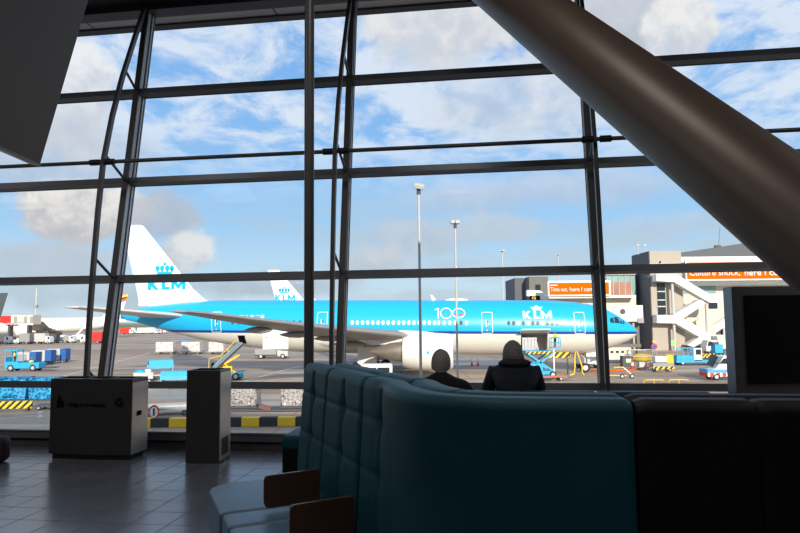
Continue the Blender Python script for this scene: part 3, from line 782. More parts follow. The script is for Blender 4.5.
def klm(x0, z0, w, h):
    """block letters K L M; x decreases to the right because the nose is to the right"""
    P = []; u = w/3.05; s = .26*w/3.05
    X = lambda v: x0+w/2-v
    P.append([(X(0), z0), (X(s), z0), (X(s), z0+h), (X(0), z0+h)])
    P.append([(X(s*.9), z0+h*.40), (X(s*.9), z0+h*.60), (X(u*.54), z0+h), (X(u*.84), z0+h), (X(u*.47), z0+h*.52), (X(u*.88), z0), (X(u*.58), z0)])
    o = u*1.14
    P.append([(X(o), z0), (X(o+u*.66), z0), (X(o+u*.66), z0+h*.24), (X(o+s), z0+h*.24), (X(o+s), z0+h), (X(o), z0+h)])
    o = u*1.90; k = u*1.15
    P.append([(X(o), z0), (X(o+s), z0), (X(o+s), z0+h), (X(o), z0+h)]); P.append([(X(o+k-s), z0), (X(o+k), z0), (X(o+k), z0+h), (X(o+k-s), z0+h)])
    P.append([(X(o+s*.8), z0+h), (X(o+s*.8), z0+h*.55), (X(o+k/2), z0), (X(o+k-s*.8), z0+h*.55), (X(o+k-s*.8), z0+h), (X(o+k/2), z0+h*.45)])
    return P
def body_material(name, upper, stripe, lower, zt=4.50, slope=.0117, sw=.30):
    m, n, b = newmat(name); tc = n.n('ShaderNodeTexCoord'); sp = n.n('ShaderNodeSeparateXYZ'); n.nt.links.new(tc.outputs['Object'], sp.inputs[0])
    h = n.math('SUBTRACT', sp.outputs[2], n.math('MULTIPLY', sp.outputs[0], slope))
    c = n.mix(n.math('GREATER_THAN', h, zt), lower+(1,), stripe+(1,)); c = n.mix(n.math('GREATER_THAN', h, zt+sw), c, upper+(1,))
    pl = n.math('MULTIPLY', n.noise(tc.outputs['Object'], .8, 3), .06)
    n.put(b.inputs['Base Color'], n.mix(pl, c, (.25, .24, .22, 1))); b.inputs['Roughness'].default_value = .32; b.inputs['Coat Weight'].default_value = .3
    return m
KLMM = body_material('sky_blue_and_cream_livery', (.0, .42, .78), (.0, .045, .30), (.76, .73, .66))
WHM = body_material('all_white_livery', (.80, .80, .78), (.80, .80, .78), (.75, .75, .73))
WINGM = mat('wing_grey', (.30, .29, .28), .45, .1, .08, .5)
WINGL = mat('wing_light_grey', (.62, .60, .57), .45, .1, .05, .5)
PYL = mat('engine_white', (.74, .72, .68), .35, 0, .03, .6)
HOT = mat('exhaust_metal', (.38, .33, .28), .35, .6, .1, 2)
BAYM = mat('hold_lining', (.62, .56, .50), .7)
def airfoil(n=14, th=.12):
    up = []; 
    for i in range(n+1):
        x = .5*(1-math.cos(PI*i/n)); y = 5*th*(.2969*math.sqrt(x)-.126*x-.3516*x*x+.2843*x**3-.1015*x**4)
        up.append((x, y*1.1+.02*math.sin(PI*x))); 
    lo = [(x, -(y-.02*math.sin(PI*x)*1.5)*.75) for x, y in up]
    return up+lo[-2:0:-1]
def foil(secs, vertical=False):
    """secs: (span, x leading edge, chord, z, thickness ratio, twist)"""
    b = MB(); rings = []
    for s, x0, c, z, th, tw in secs:
        r = []
        AF = airfoil(14, th)
        if vertical: half = [(u, v/1.1-.018*math.sin(PI*u)) for u, v in AF[:15]]; AF = half+[(u, -v) for u, v in half[-2:0:-1]]
        for u, v in AF:
            du, dv = u*c, v*c; ca, sa = math.cos(tw), math.sin(tw); X = x0+du*ca+dv*sa; Z = dv*ca-du*sa
            r.append(b.bm.verts.new((X, s, z+Z) if not vertical else (x0+du, dv, z)))
        rings.append(r)
    b.skinrings(rings); return b
def airliner(t, livery, wing_mt, fin_mt, detail=False):
    xs = sorted(set([p[0] for p in PROF]+[.08, .5, 1.4, 2.9, 4.8, 7.4]+[10.94, 13.98]+[13+.9*i for i in range(1, 30)]+[42, 44, 48, 52, 56.5, 61, 63]))
    b = MB(); n = 72; rings = []
    for x in xs:
        zc, r, w = fus(x); rings.append([b.bm.verts.new((x, w*math.cos(2*PI*(i+.5)/n), zc+r*math.sin(2*PI*(i+.5)/n))) for i in range(n)])
    for (x0, a), (x1, c_) in zip(zip(xs, rings), zip(xs[1:], rings[1:])):
        for i in range(n):
            if detail and 10.94 < (x0+x1)/2 < 13.98:
                z = (a[i].co.z+a[(i+1) % n].co.z)/2
                if a[i].co.y > 0 and 2.62 < z < 4.72: continue
            b.face([a[i], a[(i+1) % n], c_[(i+1) % n], c_[i]])
    b.face(rings[0]); b.face(rings[-1])
    b.build('fuselage', livery, t, 'all')
    # belly fairing
    b = MB(); rs = []
    for i in range(13):
        u = i/12; x = 22+18.5*u; k = math.sin(PI*min(1, max(0, u)))**.5*1.0+.001; zc, r, w = fus(x)
        rs.append([b.bm.verts.new((x, (w*.5+.56*w*k)*math.cos(a), zc-1.55+(.6+.95*k)*math.sin(a)*(1 if math.sin(a) < 0 else .55))) for a in [2*PI*j/28 for j in range(28)]])
    b.skinrings(rs); b.build('belly_fairing', PYL if detail else WHITE, t, 'all')
    for sd in (1, -1):
        secs = [(1.5, 22.4, 12.1, 4.25, .11, .03), (3.1, 23.0, 11.4, 4.35, .115, .03), (9.9, 26.6, 9.1, 4.75, .115, .02), (20, 34.2, 5.6, 5.9, .105, .0), (29.4, 41.2, 2.6, 7.15, .10, -.03), (30.4, 42.4, 1.6, 7.3, .09, -.03)]
        b = foil([(s*sd, x, c, z, th, tw) for s, x, c, z, th, tw in secs]); wg = b.build('wing', wing_mt, t, True)
        for s, x, z, L in ((6.5, 34.2, 3.95, 4.2), (12.6, 34.9, 4.75, 3.8), (17.6, 37.4, 5.3, 3.2), (22.4, 39.6, 5.85, 2.6)):
            b = MB(); b.lathe([(.02, -L/2), (.22, -L*.38), (.33, -L*.1), (.28, L*.2), (.12, L*.42), (.02, L/2)], (x-.4, s*sd, z-.15), 'X', 14); b.build('flap_fairing', wing_mt, wg, 'all')
        # engine
        ex, ey, ez = 21.9, 9.7*sd, 3.05
        en = MB()
        en.m(PYL); en.lathe([(1.52, .25), (1.60, .05), (1.72, 0), (1.84, .12), (1.93, .6), (1.98, 1.8), (1.95, 3.2), (1.80, 4.6), (1.60, 5.3), (1.50, 5.32), (1.52, 4.8), (1.55, 1.2), (1.52, .25)], (ex, ey, ez), 'X', 44)
        e = en.build('engine', None, wg, True)
        b = MB(); b.lathe([(.02, .9), (.3, 1.15), (.42, 1.4), (1.53, 1.42)], (ex, ey, ez), 'X', 30); b.build('fan', DGREY, e, 'all')
        b = MB(); b.lathe([(1.15, 4.6), (1.12, 5.4), (.98, 6.6), (.80, 7.3), (.55, 7.9), (.3, 8.6), (.03, 9.0)], (ex, ey, ez+.05), 'X', 30); b.build('exhaust_cone', HOT, e, True)
        b = MB(); b.xz([(ex+.8, ez+1.8), (ex+3.0, ez+2.15), (ex+5.5, ez+2.3), (ex+8.5, ez+1.75), (ex+10.2, ez+1.2), (ex+8.6, ez+.75), (ex+5.2, ez+.9), (ex+2.0, ez+1.6)], ey-.28, ey+.28); b.build('pylon', PYL, wg, True)
        secs = [(.6, 54.0, 7.0, 7.05, .10, 0), (2.0, 55.0, 6.1, 7.2, .10, 0), (10.4, 62.0, 2.9, 8.15, .09, 0), (10.9, 62.8, 1.9, 8.2, .07, 0)]
        b = foil([(s*sd, x, c, z, th, tw) for s, x, c, z, th, tw in secs]); b.build('stabiliser', WINGL, t, True)
    secs = [(0, 50.2, 11.4, 8.5, .06, 0), (0, 52.9, 8.7, 9.2, .065, 0), (0, 54.5, 7.4, 10.6, .07, 0), (0, 61.2, 2.9, 18.75, .075, 0), (0, 61.6, 2.5, 18.9, .03, 0)]
    b = foil(secs, True); f = b.build('fin', fin_mt, t, True)
    # landing gear
    g = MB(); g.m(LGREY); g.tube((6.2, 0, 3.0), (6.25, 0, .55), .14); g.bar((6.2, 0, 1.7), (7.9, 0, 2.9), .09, .09); g.bar((6.25, -.38, .55), (6.25, .38, .55), .12, .12)
    g.box((5.8, 0, 1.35), (.35, .5, .4)); g.m(PYL); g.box((5.3, .52, 2.25), (1.7, .04, .75)); g.box((5.3, -.52, 2.25), (1.7, .04, .75)); gg = g.build('nose_gear', None, t)
    for s in (-.32, .32): w = MB(); w.wheel((6.25, s, .545), .545, .36); w.build('wheel', None, gg, True)
    for sd in (1, -1):
        g = MB(); g.m(LGREY); y = 5.4*sd; g.tube((32.0, y, 4.0), (32.1, y, .8), .24); g.bar((32.1, y, 2.2), (29.6, y-.6*sd, 3.6), .14, .14); g.bar((30.6, y, .72), (33.6, y, .72), .2, .22); g.bar((32.1, y, 2.4), (32.1, y-2.4*sd, 3.3), .14, .14)
        g.m(PYL); g.box((31.6, y+.5*sd, 2.3), (2.2, .06, 2.2)); gg = g.build('main_gear', None, t)
        for wx in (30.7, 32.1, 33.5):
            for s in (-.55, .55): w = MB(); w.wheel((wx, y+s, .64), .64, .5); w.build('wheel', None, gg, True)
    return f
NS = Vector((28.15, 76.6)); TLv = Vector((-35.5, 81.6)); PHI = math.atan2(TLv.y-NS.y, TLv.x-NS.x)
t = thing('airliner', 'large sky-blue and cream passenger jet parked broadside across the apron, nose to the right', 'airliner', (NS.x, NS.y, 0), PHI)
FINW = mat('fin_white', (.84, .83, .81), .4, 0, .02, .3)
fin = airliner(t, KLMM, WINGM, FINW, True)
def LX(px, Y=0): k = (px-400)/640; return (27.93-73.5*k)/(.997+.078*k)
def LXc(px): k = (px-400)/640; return (28.15-76.6*k)/(.997+.078*k)   # position along the hull of a thing seen at that column
# cockpit glass
for x0, x1, z0, z1, z2 in ((1.75, 2.35, 5.72, 6.42, 6.52), (2.42, 3.05, 5.80, 6.50, 6.55), (3.12, 3.6, 5.85, 6.5, 6.35)): sticker('cockpit_window', GLS, t, [[(x0, z0), (x1, z0+.05), (x1, z2), (x0+.1, z1)]], off=.03)
WINM = mat('cabin_window_glass', (.10, .09, .10), .15); WINS = mat('cabin_window_shade', (.78, .74, .66), .4)
def ovalp(x, z): return [[(x+.19*math.cos(a*PI/5), z+.28*math.sin(a*PI/5)) for a in range(10)]]
def wrow(px0, px1, n, z0, dark):
    for i in range(n):
        x = LX(px0+(px1-px0)*i/(n-1), 77.2+(500-px0)*.008); sticker('cabin_window', WINM if dark(i) else WINS, t, ovalp(x, z0+.0117*x), off=.02)
ZW = 5.78
wrow(508, 561, 12, ZW, lambda i: i % 5 in (0, 1, 3) or i in (9, 10)); wrow(438, 466, 6, ZW, lambda i: i in (4,)); wrow(352, 434, 17, ZW, lambda i: False); wrow(232, 300, 12, ZW, lambda i: True)
# doors with white outlines
for px, zt_, wd in ((579, 0, 1.25), (486.5, 0, 1.3), (322, 0, 1.25), (215, 0, 1.25)):
    x = LX(px, 77+(580-px)*.013); z = 4.55+.0117*x
    sticker('door_outline', WHITE, t, rrect(x-wd/2, z, x+wd/2, z+2.5, .15, .07))
    sticker('door_window', WINM, t, [rect(x-.13, z+1.25, x+.0, z+1.5)]); sticker('door_marking', WHITE, t, [rect(x+.06, z+.75, x+.16, z+1.6), rect(x-.25, z+1.0, x-.1, z+1.12), rect(x-.02, z+.3, x+.08, z+.45)])
sticker('title_lettering', WHITE, t, klm(LX(537, 77.1), 6.42, 3.35, .90)); sticker('crown_emblem', WHITE, t, crown2(LX(537, 77.1), 7.40, 1.5, .60))
# the 100 emblem
x = LX(451, 77.6); z = 6.55
sticker('anniversary_number', WHITE, t, [rect(x+1.48, z, x+1.62, z+1.25), [(x+1.55, z+1.25), (x+1.95, z+.95), (x+1.95, z+1.08), (x+1.62, z+1.25)]]+arcband(x+.62, z+.62, .72, .66, .13)+arcband(x-.85, z+.62, .78, .60, .13))
sticker('red_swoosh', RED, t, [[(x+1.0, z+.42), (x+.2, z+.30), (x+.2, z+.36), (x+1.0, z+.46)], [(x+.2, z+.30), (x-.6, z+.46), (x-.6, z+.54), (x+.2, z+.36)], [(x-.6, z+.46), (x-1.5, z+.42), (x-1.5, z+.5), (x-.6, z+.54)]], off=.04)
xr = LX(251, 80.2)
sticker('registration', WHITE, t, text=('PH-BQB', xr, 6.55, .92, .02)); sticker('flag', RED, t, [rect(LX(237, 80.4), 6.6, LX(231, 80.4), 7.1)]); sticker('flag', DBLUE, t, [rect(LX(229.5, 80.4), 6.6, LX(224, 80.4), 7.1)])
# open forward hold with a container, its door raised, and the small rear hold door
cx0, cx1 = 10.94, 13.98
b = MB(); A = [(cx0, 2.62), (cx1, 2.62), (cx1, 4.72), (cx0, 4.72)]
b.m(BAYM)
fr = [b.bm.verts.new((x, surf(x, z, -.02), z)) for x, z in A]; bk = [b.bm.verts.new((x, .2, z)) for x, z in A]
b.face(bk)
for i in range(4): b.face([fr[i], fr[(i+1) % 4], bk[(i+1) % 4], bk[i]])
b.build('hold', None, t)
b = MB(); M_ = Matrix.Translation((12.46, surf(12, 4.72, 0), 4.78))@Matrix.Rotation(math.radians(14), 4, 'X'); b.box((0, 0, 0), (3.2, .01, .01))
b.bm.clear(); b.box((0, .85, .02), (3.25, 1.7, .12)); b.bm.transform(M_); b.build('hold_door', PYL, t)
for z in (2.66, 4.70): b = MB(); b.box((12.46, surf(12, z, -.0), z), (3.4, .14, .08)); b.build('hold_door_frame', GREY, t)
cc = MB(); cc.m(GALV); cc.box((13.0, 1.95, 3.48), (1.7, 1.5, 1.5), bev=.03); cc.m(GREY)
for i in range(4): cc.box((13.0-.6+.4*i, 2.72, 3.5), (.05, .03, 1.4))
o = cc.build('cargo_container', None); o.matrix_world = Matrix.Translation((NS.x, NS.y, 0))@Matrix.Rotation(PHI, 4, 'Z'); tag(o, 'grey cargo container inside the open forward hold of the blue jet', 'cargo container')
xh = LX(240, 78.5); sticker('bulk_hold_opening', INK, t, [rect(xh-.45, 3.75, xh+.45, 4.75)], off=.03); 
xh = LX(275.5, 76); b = MB(); b.box((xh, surf(xh, 4.2, .42), 4.25), (3.1, .12, 2.35), bev=.03); b.build('aft_hold_door', WHITE, t)
b = MB(); b.box((xh+1.1, surf(xh, 4.2, .50), 4.5), (.3, .03, .14)); b.build('door_vent', GREY, t)
b = MB(); b.ell((LXc(456), 0, 8.72), (1.5, .5, .30), 20, 8); b.build('antenna_dome', WHITE, t, 'all')
for px, h in ((433.5, .62), (314.5, .25), (299, .22)): x = LXc(px); b = MB(); zt0 = interp(PROF, x, 1); b.xz([(x-.35, zt0-.1), (x+.2, zt0-.1), (x+.4, zt0+h), (x+.15, zt0+h)], -.04, .04); b.build('antenna_blade', WHITE, t)
# fin emblem (starboard face)
def fin_sticker(name, polys, mt):
    b = MB()
    for pl in polys: b.xz(pl, .18, .30)
    b.build(name, mt, fin)
fx = LXc(167); fin_sticker('fin_lettering', klm(fx, 10.55, 4.9, 1.4), KBLUE); fin_sticker('fin_crown', crown(fx+.3, 12.5, 2.6, 1.5), KBLUE)
b = MB(); b.ell((21.9+2.6, 9.7+1.95, 3.05), (.16, .06, .16), 12, 6); b.build('engine_logo', KBLUE, t, 'all')

def copyliner(label, loc, rz, sc, fin_mt, livery, wing):
    tt = thing('airliner', label, 'airliner', loc, rz); f = airliner(tt, livery, wing, fin_mt); tt.scale = (sc,)*3; return tt, f
p = AY(236, 320, 141)
# second blue jet hidden behind: nose to the right too
t5, f5 = copyliner('blue passenger jet behind the near one, only its white tail fin showing above the fuselage', (0, 0, 0), PI, 1.0, FINW, KLMM, WINGM)
pt_ = AY(276, 300, 158); t5.location = (pt_.x+62.0, 158, 0)
ff = []
for nm, pl in (('fin_lettering', klm(59.7, 11.2, 5.0, 1.5)), ('fin_crown', crown(59.9, 13.2, 3.0, 1.5))):
    b = MB()
    for q in pl: b.xz(q, .18, .30)
    b.build(nm, KBLUE, f5)
TRI, tn, tb_ = newmat('black_yellow_red_fin_paint')
tc = tn.n('ShaderNodeTexCoord'); sp = tn.n('ShaderNodeSeparateXYZ'); tn.nt.links.new(tc.outputs['Object'], sp.inputs[0])
hh = tn.math('ADD', sp.outputs[2], tn.math('MULTIPLY', sp.outputs[0], -.25))
c = tn.mix(tn.math('GREATER_THAN', hh, .2), (.78, .76, .74, 1), (.75, .10, .05, 1)); c = tn.mix(tn.math('GREATER_THAN', hh, 1.3), c, (.02, .02, .02, 1)); c = tn.mix(tn.math('GREATER_THAN', hh, 2.0), c, (.85, .60, .05, 1)); c = tn.mix(tn.math('GREATER_THAN', hh, 3.0), c, (.70, .05, .03, 1))
tn.put(tb_.inputs['Base Color'], c)
t6, f6 = copyliner('white passenger jet far away on the left, its fin tipped black, yellow and red', (0, 0, 0), 0, .93, TRI, WHM, WINGL)
pt_ = AY(124, 300, 262); t6.location = (pt_.x-62.5*.93, 262, 0)
DKFIN = mat('dark_teal_fin', (.05, .07, .08), .5)
t7, f7 = copyliner('jet on the far left of which only a dark tail fin edge shows', (0, 0, 0), 0, .80, DKFIN, WHM, WINGL)
pt_ = AY(4, 292, 185); t7.location = (pt_.x-62.6*.80, 185, 0)

# ------------------------------------------------------------------ lamp posts
def lamp(px, ytop, Y, zsplit, r, label, heads=1):
    p = AY(px, ytop, Y); t = thing('lamp_post', label, 'lamp post', (p.x, Y, 0), 0, None); h = p.z
    b = MB(); b.tube((0, 0, 0), (0, 0, h-.3), r, r*.8, 14); b.build('pole', LGREY, t, True)
    if heads == 1:
        b = MB(); b.box((.02, 0, h-.14), (.36, .4, .15), M=Matrix.Rotation(math.radians(12), 3, 'Y')@Matrix.Rotation(math.radians(20), 3, 'X'), bev=.03); b.build('lamp_head', LGREY, t)
        b = MB(); b.tube((0, 0, h-.42), (0, 0, h-.14), r*1.3, n=12); b.build('bracket', DGREY, t)
    else:
        for s in (-1, 1): b = MB(); b.box((s*.10*r/.052, 0, h-.1), (.18*r/.052, .3, .14), bev=.03); b.build('lamp_head', LGREY, t)
        b = MB(); b.tube((0, 0, h-.36), (0, 0, h-.14), r*1.3, n=12); b.build('bracket', DGREY, t)
lamp(418.5, 182, 21, 0, .052, 'tallest looking lamp post, nearest the window, with one tilted lamp head')
lamp(455, 220, 27.7, 0, .052, 'second lamp post with a small twin head, right of the nearest one', 2)
lamp(502, 250, 104, 0, .13, 'distant thin lamp post with twin head left of the grey office block', 2)
lamp(558, 254, 150, 0, .14, 'faint thin lamp post above the left orange billboard', 2)

# ------------------------------------------------------------------ pixel-measured boxes on real planes
def pb(b, O, x0, y0, x1, y1, Y, dep, bev=0):
    A = AY((x0+x1)/2, (y0+y1)/2, Y)-O; w = abs(x1-x0)*Y/640; h = abs(y1-y0)*Y/640
    b.box((A.x, A.y+dep/2, A.z), (w, dep, h), bev=bev); return b
def pbz(b, O, x0, x1, ytop, Y, dep, z0=0, bev=0):
    A = AY((x0+x1)/2, ytop, Y); w = abs(x1-x0)*Y/640
    b.box((A.x-O.x, Y-O.y+dep/2, (A.z+z0)/2), (w, dep, A.z-z0), bev=bev); return b
def ppoly(b, O, pts, Y, dep):
    q = [AY(x, y, Y)-O for x, y in pts]; b.xz([(v.x, v.z) for v in q], Y-O.y, Y-O.y+dep); return b
def org(px, Y): p = AY(px, 320, Y); return Vector((p.x, Y, 0))
# office block
O = org(531, 132); t = thing('office_block', 'taupe office block with a shade-coloured left face behind the jet, left of the orange billboards', 'building', O)
b = MB(); pbz(b, O, 529, 548, 276.5, 132, 12); b.build('wall', TAUPE, t)
b = MB(); pbz(b, O, 514.5, 529.5, 278, 136, 12); b.build('shaded_side_wall', SLATE, t)  # shade of the sunless left face put into the wall colour
b = MB(); pb(b, O, 535.5, 284.5, 540.5, 290.5, 131.9, .3); b.build('window', GLS, t)
b = MB(); ppoly(b, O, [(527, 290), (540, 290.5), (553, 299), (553, 305), (546, 303), (538, 297), (527, 296)], 130, 1.2); b.build('stair_parapet', WHITE, t)
O = org(534, 129); t = thing('gate_sign', 'black gate sign with yellow F3 lettering above the blue jet', 'sign', (O.x, O.y, 0))
b = MB(); pb(b, O, 530, 295.8, 540, 300, 129, .3); b.tube((0, .5, 0), (0, .5, 9.5), .12); b.build('board', INK, t)
pp = AY(534, 299.6, 128.9)-O; text_obj('F3', .82, YEL, t, FACE(pp.x, pp.y, pp.z), 'lettering', .03)
# connecting corridor, billboard 1
O = org(590, 126); t = thing('terminal_corridor', 'pale raised terminal corridor behind the nose of the blue jet', 'building', O)
b = MB(); pb(b, O, 549, 296, 636, 311, 127, 5); b.build('wall', BEIGEL, t)
b = MB(); pb(b, O, 549, 295.5, 636, 298, 124.6, 3); b.build('ledge', WHITE, t)
b = MB(); 
for px in (551, 580, 610, 632): pbz(b, O, px, px+4, 311, 128, 2)
b.build('support', BEIGE, t)
b = MB(); pb(b, O, 606, 274.5, 636, 303, 129, 8); b.build('glass_hall', GLGR, t)
b = MB(); pb(b, O, 606, 272.5, 636, 275, 128.6, 9); b.build('roof_edge', BEIGE, t)
b = MB(); pb(b, O, 606, 302, 636, 305, 128.4, 1); b.build('sill', TAUPE, t)
b = MB(); pb(b, O, 612, 282, 632, 297, 128.9, .3); b.build('painted_reflection', mat('brown_reflection_paint', (.40, .20, .14), .2, 0, .4, .4), t)  # brown sheet paints the orange-brown reflections on the green glass
for i in range(5): b = MB(); pb(b, O, 607+6*i, 275, 607.5+6*i, 302, 128.8, .3); b.build('glazing_bar', LGREY, t)
def billboard(x0, y0, x1, y1, Y, label, lines, small):
    O = org((x0+x1)/2, Y); t = thing('billboard', label, 'billboard', O)
    b = MB(); pb(b, O, x0-1.6, y0-2, x1+1.6, y1+1.6, Y+.1, .5); b.build('frame', WHITE, t)
    b = MB(); pb(b, O, x0, y0, x1, y1, Y, .2); b.build('panel', ORG, t)
    for s, x, y, size, bold, xe in lines:
        p = AY(x, y, Y-.06)-O; bm = text_bm(s, size, bold, False)
        wt = max(v.co.x for v in bm.verts); k_ = ((xe-x)*Y/640)/wt
        for v in bm.verts: v.co.x *= k_
        r = bmesh.ops.extrude_face_region(bm, geom=bm.faces[:]); bmesh.ops.translate(bm, verts=[v for v in r['geom'] if isinstance(v, bmesh.types.BMVert)], vec=(0, 0, .05))
        bm.transform(FACE(p.x, p.y, p.z)); q = MB(); q.bm.free(); q.bm = bm; q.build('lettering', WHITE, t)
    b = MB()
    for i in range(small[2]): p = AY(small[0]+i*1.9, small[1], Y-.05)-O; b.box((p.x, p.y, p.z), (.26, .05, .22))
    b.build('small_print', WHITE, t)
billboard(549.5, 282.6, 609, 294.4, 124, 'orange billboard reading Time out, here I come', [('Time out,', 550.5, 291.4, 1.15, 0, 567.5), ('here I come', 569.5, 291.4, 1.15, .02, 596)], (551, 285.2, 4))
billboard(687, 261.8, 812, 278.6, 124, 'long orange billboard reading Culture shock, here I come', [('Culture shock,', 689, 275.6, 1.75, 0, 740), ('here I come', 744, 275.6, 1.75, .03, 790)], (699, 264.2, 3))
# passenger bridge
O = org(622, 100); t = thing('passenger_bridge', 'white boxy passenger bridge at the nose of the blue jet', 'jet bridge', O)
b = MB(); pb(b, O, 598, 305.5, 643, 321.5, 100, 4); b.build('tunnel', WHITE, t)
b = MB(); A = AY(622.8, 311.5, 99.9)-O; b.tube((A.x, A.y, A.z), (A.x, A.y+.2, A.z), .42, n=20); b.build('round_emblem', DGREY, t)
b = MB(); pbz(b, O, 611, 614, 321.5, 101.5, .7); pbz(b, O, 636, 639, 321.5, 101.5, .7); pb(b, O, 610, 344, 641, 347.5, 101, 1.6); b.build('support_leg', TAUPE, t)
b = MB(); pb(b, O, 638, 318, 644, 323, 99.8, 3); b.build('roller_door', GREY, t)
# stair tower
O = org(660, 124); t = thing('stair_tower', 'tall beige stair tower, left side coloured as shade, left of the zigzag stairs', 'building', O)
A = AY(649, 251, 124); wd = 32*124/640
b = MB(); b.box((A.x-O.x+wd/2, 4.6, A.z/2), (wd, 9.2, A.z)); b.build('wall', BEIGE, t)
b = MB(); b.box((A.x-O.x-.02, 4.6, A.z/2), (.16, 9.2, A.z-.1)); b.build('shaded_side_wall', SLATE, t)  # thin dark sheet colours in the shade of the sunless side
b = MB(); pb(b, O, 657.5, 283, 665.5, 315, 123.9, .25); b.build('stair_window', GLS, t)
for y in (291, 299.5, 306): b = MB(); pb(b, O, 657.5, y, 665.5, y+1, 123.8, .2); b.build('window_bar', BEIGEL, t)
for px in (645, 638): A = AY(px, 245, 127)-O; b = MB(); b.tube((A.x, A.y, A.z-2), (A.x, A.y, A.z), .05); b.box((A.x-.1, A.y, A.z), (.5, .3, .25)); b.build('roof_lamp', LGREY, t)
A = AY(660, 262, 123.9)-O; b = MB(); b.tube((A.x, A.y+.1, A.z), (A.x, A.y-.3, A.z), .15); b.build('wall_lamp', INK, t)
# terminal hall
O = org(740, 128); t = thing('terminal_hall', 'long pale terminal hall with a slate roof behind the right orange billboard', 'building', O)
b = MB(); pbz(b, O, 681, 900, 257, 129, 30); b.build('wall', BEIGEL, t)
b = MB(); ppoly(b, O, [(681, 257), (681, 252.5), (744, 243.2), (760, 244.5), (900, 252), (900, 257)], 129.5, 28); b.build('roof', SLATE, t)
b = MB(); pb(b, O, 681, 256, 860, 261.5, 128.2, 1.0); b.build('fascia', WHITE, t)
b = MB(); pb(b, O, 681, 280.5, 860, 285, 128.2, 1.0); b.build('fascia', WHITE, t)
b = MB(); pb(b, O, 682.5, 285, 716, 293, 128.8, .4); b.build('window_band', GLGR, t)
b = MB(); pb(b, O, 709, 302, 717.5, 308.5, 128.8, .4); b.build('window', GLS, t)
b = MB(); pb(b, O, 685, 325, 708, 346, 128.6, .4); b.build('dark_opening', DGREY, t)
b = MB(); ppoly(b, O, [(712, 334), (733, 321), (760, 321), (760, 346), (712, 346)], 128.6, .4); b.build('dark_opening', DGREY, t)
b = MB(); ppoly(b, O, [(713, 326), (738, 309), (760, 309), (760, 322), (733, 322), (715, 333)], 127.6, .8); b.build('canopy', WHITE, t)
b = MB(); pb(b, O, 723.5, 322, 725.5, 346, 127.8, .5); b.build('post', LGREY, t)
A = AY(744, 225, 130)-O; b = MB(); b.tube((A.x, 3, 20), (A.x, 3, A.z+6), .18); b.build('mast', LGREY, t)
A = AY(720, 246, 130)-O; b = MB(); b.box((A.x, 3, A.z), (1.2, .6, .5)); b.tube((A.x+.2, 3, A.z), (A.x+.7, 3, A.z+4), .04); b.build('roof_unit', DGREY, t)
# zigzag stairs
O = org(690, 121.5); t = thing('outdoor_stairs', 'white zigzag outdoor stairs on the front of the terminal', 'stairs', O)
for nm, pts in (('landing', [(656.5, 274), (676, 274), (676, 282), (656.5, 281)]), ('flight', [(676, 274), (710, 294.5), (710, 302.5), (675, 282.5)]), ('landing', [(710, 294.5), (722, 294.8), (722, 302.5), (710, 302.5)]),
                ('flight', [(674, 314.5), (700, 299.5), (706, 303), (681, 320)]), ('landing', [(657, 315), (681, 315), (681, 323.5), (657, 323)]), ('flight', [(679, 315.5), (712, 335.5), (710, 343), (676, 323.5)]), ('landing', [(710, 335), (725, 335), (725, 345), (710, 344)]), ('flight', [(687, 345), (706, 333), (712, 337), (694, 347)])):
    zz_ = zz_+.04 if 'zz_' in globals() else 0.0
    b = MB(); ppoly(b, O, pts, 121.5+zz_, 2.2-zz_*.5); b.build(nm, WHITE, t)
for px, y0 in ((672, 282), (706, 302)): b = MB(); A = AY(px, y0, 122.5)-O; b.tube((A.x, 1, 0), (A.x, 1, A.z), .28); b.build('post', LGREY, t)
O = org(690, 126); b = MB(); ppoly(b, O, [(683, 330), (700, 318), (716, 327), (716, 346), (683, 346)], 126, .5); o = b.build('pale_wall_panel', BEIGEL); tag(o, 'pale gabled wall panel standing below the zigzag stairs', 'wall panel', loc=O)
A = G(655, 366); O = Vector((A.x, 88, 0))
t = thing('road_sign', 'round blue and red sign with a yellow plate above, left of the ground power unit', 'sign', (AY(654, 340, 88).x, 88, 0))
b = MB(); b.tube((0, 0, 0), (0, 0, 3.4), .04); b.build('pole', GALV, t)
zz = AY(654, 346.5, 88).z; b = MB(); b.tube((0, -.06, zz), (0, -.02, zz), .42, n=20); b.build('red_rim', RED, t); b = MB(); b.tube((0, -.09, zz), (0, -.06, zz), .31, n=20); b.build('blue_disc', DBLUE, t)
b = MB(); b.box((0, -.05, zz+.7), (.5, .03, .25)); b.build('yellow_plate', YEL, t)
t = thing('green_sign', 'small light green sign on a post by the blue catering lift', 'sign', (AY(673, 343, 92).x, 92, 0)); zz = AY(673, 343, 92).z
b = MB(); b.tube((0, 0, 0), (0, 0, zz), .05); b.build('pole', GALV, t); b = MB(); b.box((0, -.06, zz), (.62, .05, .8)); b.build('board', GREENP, t)
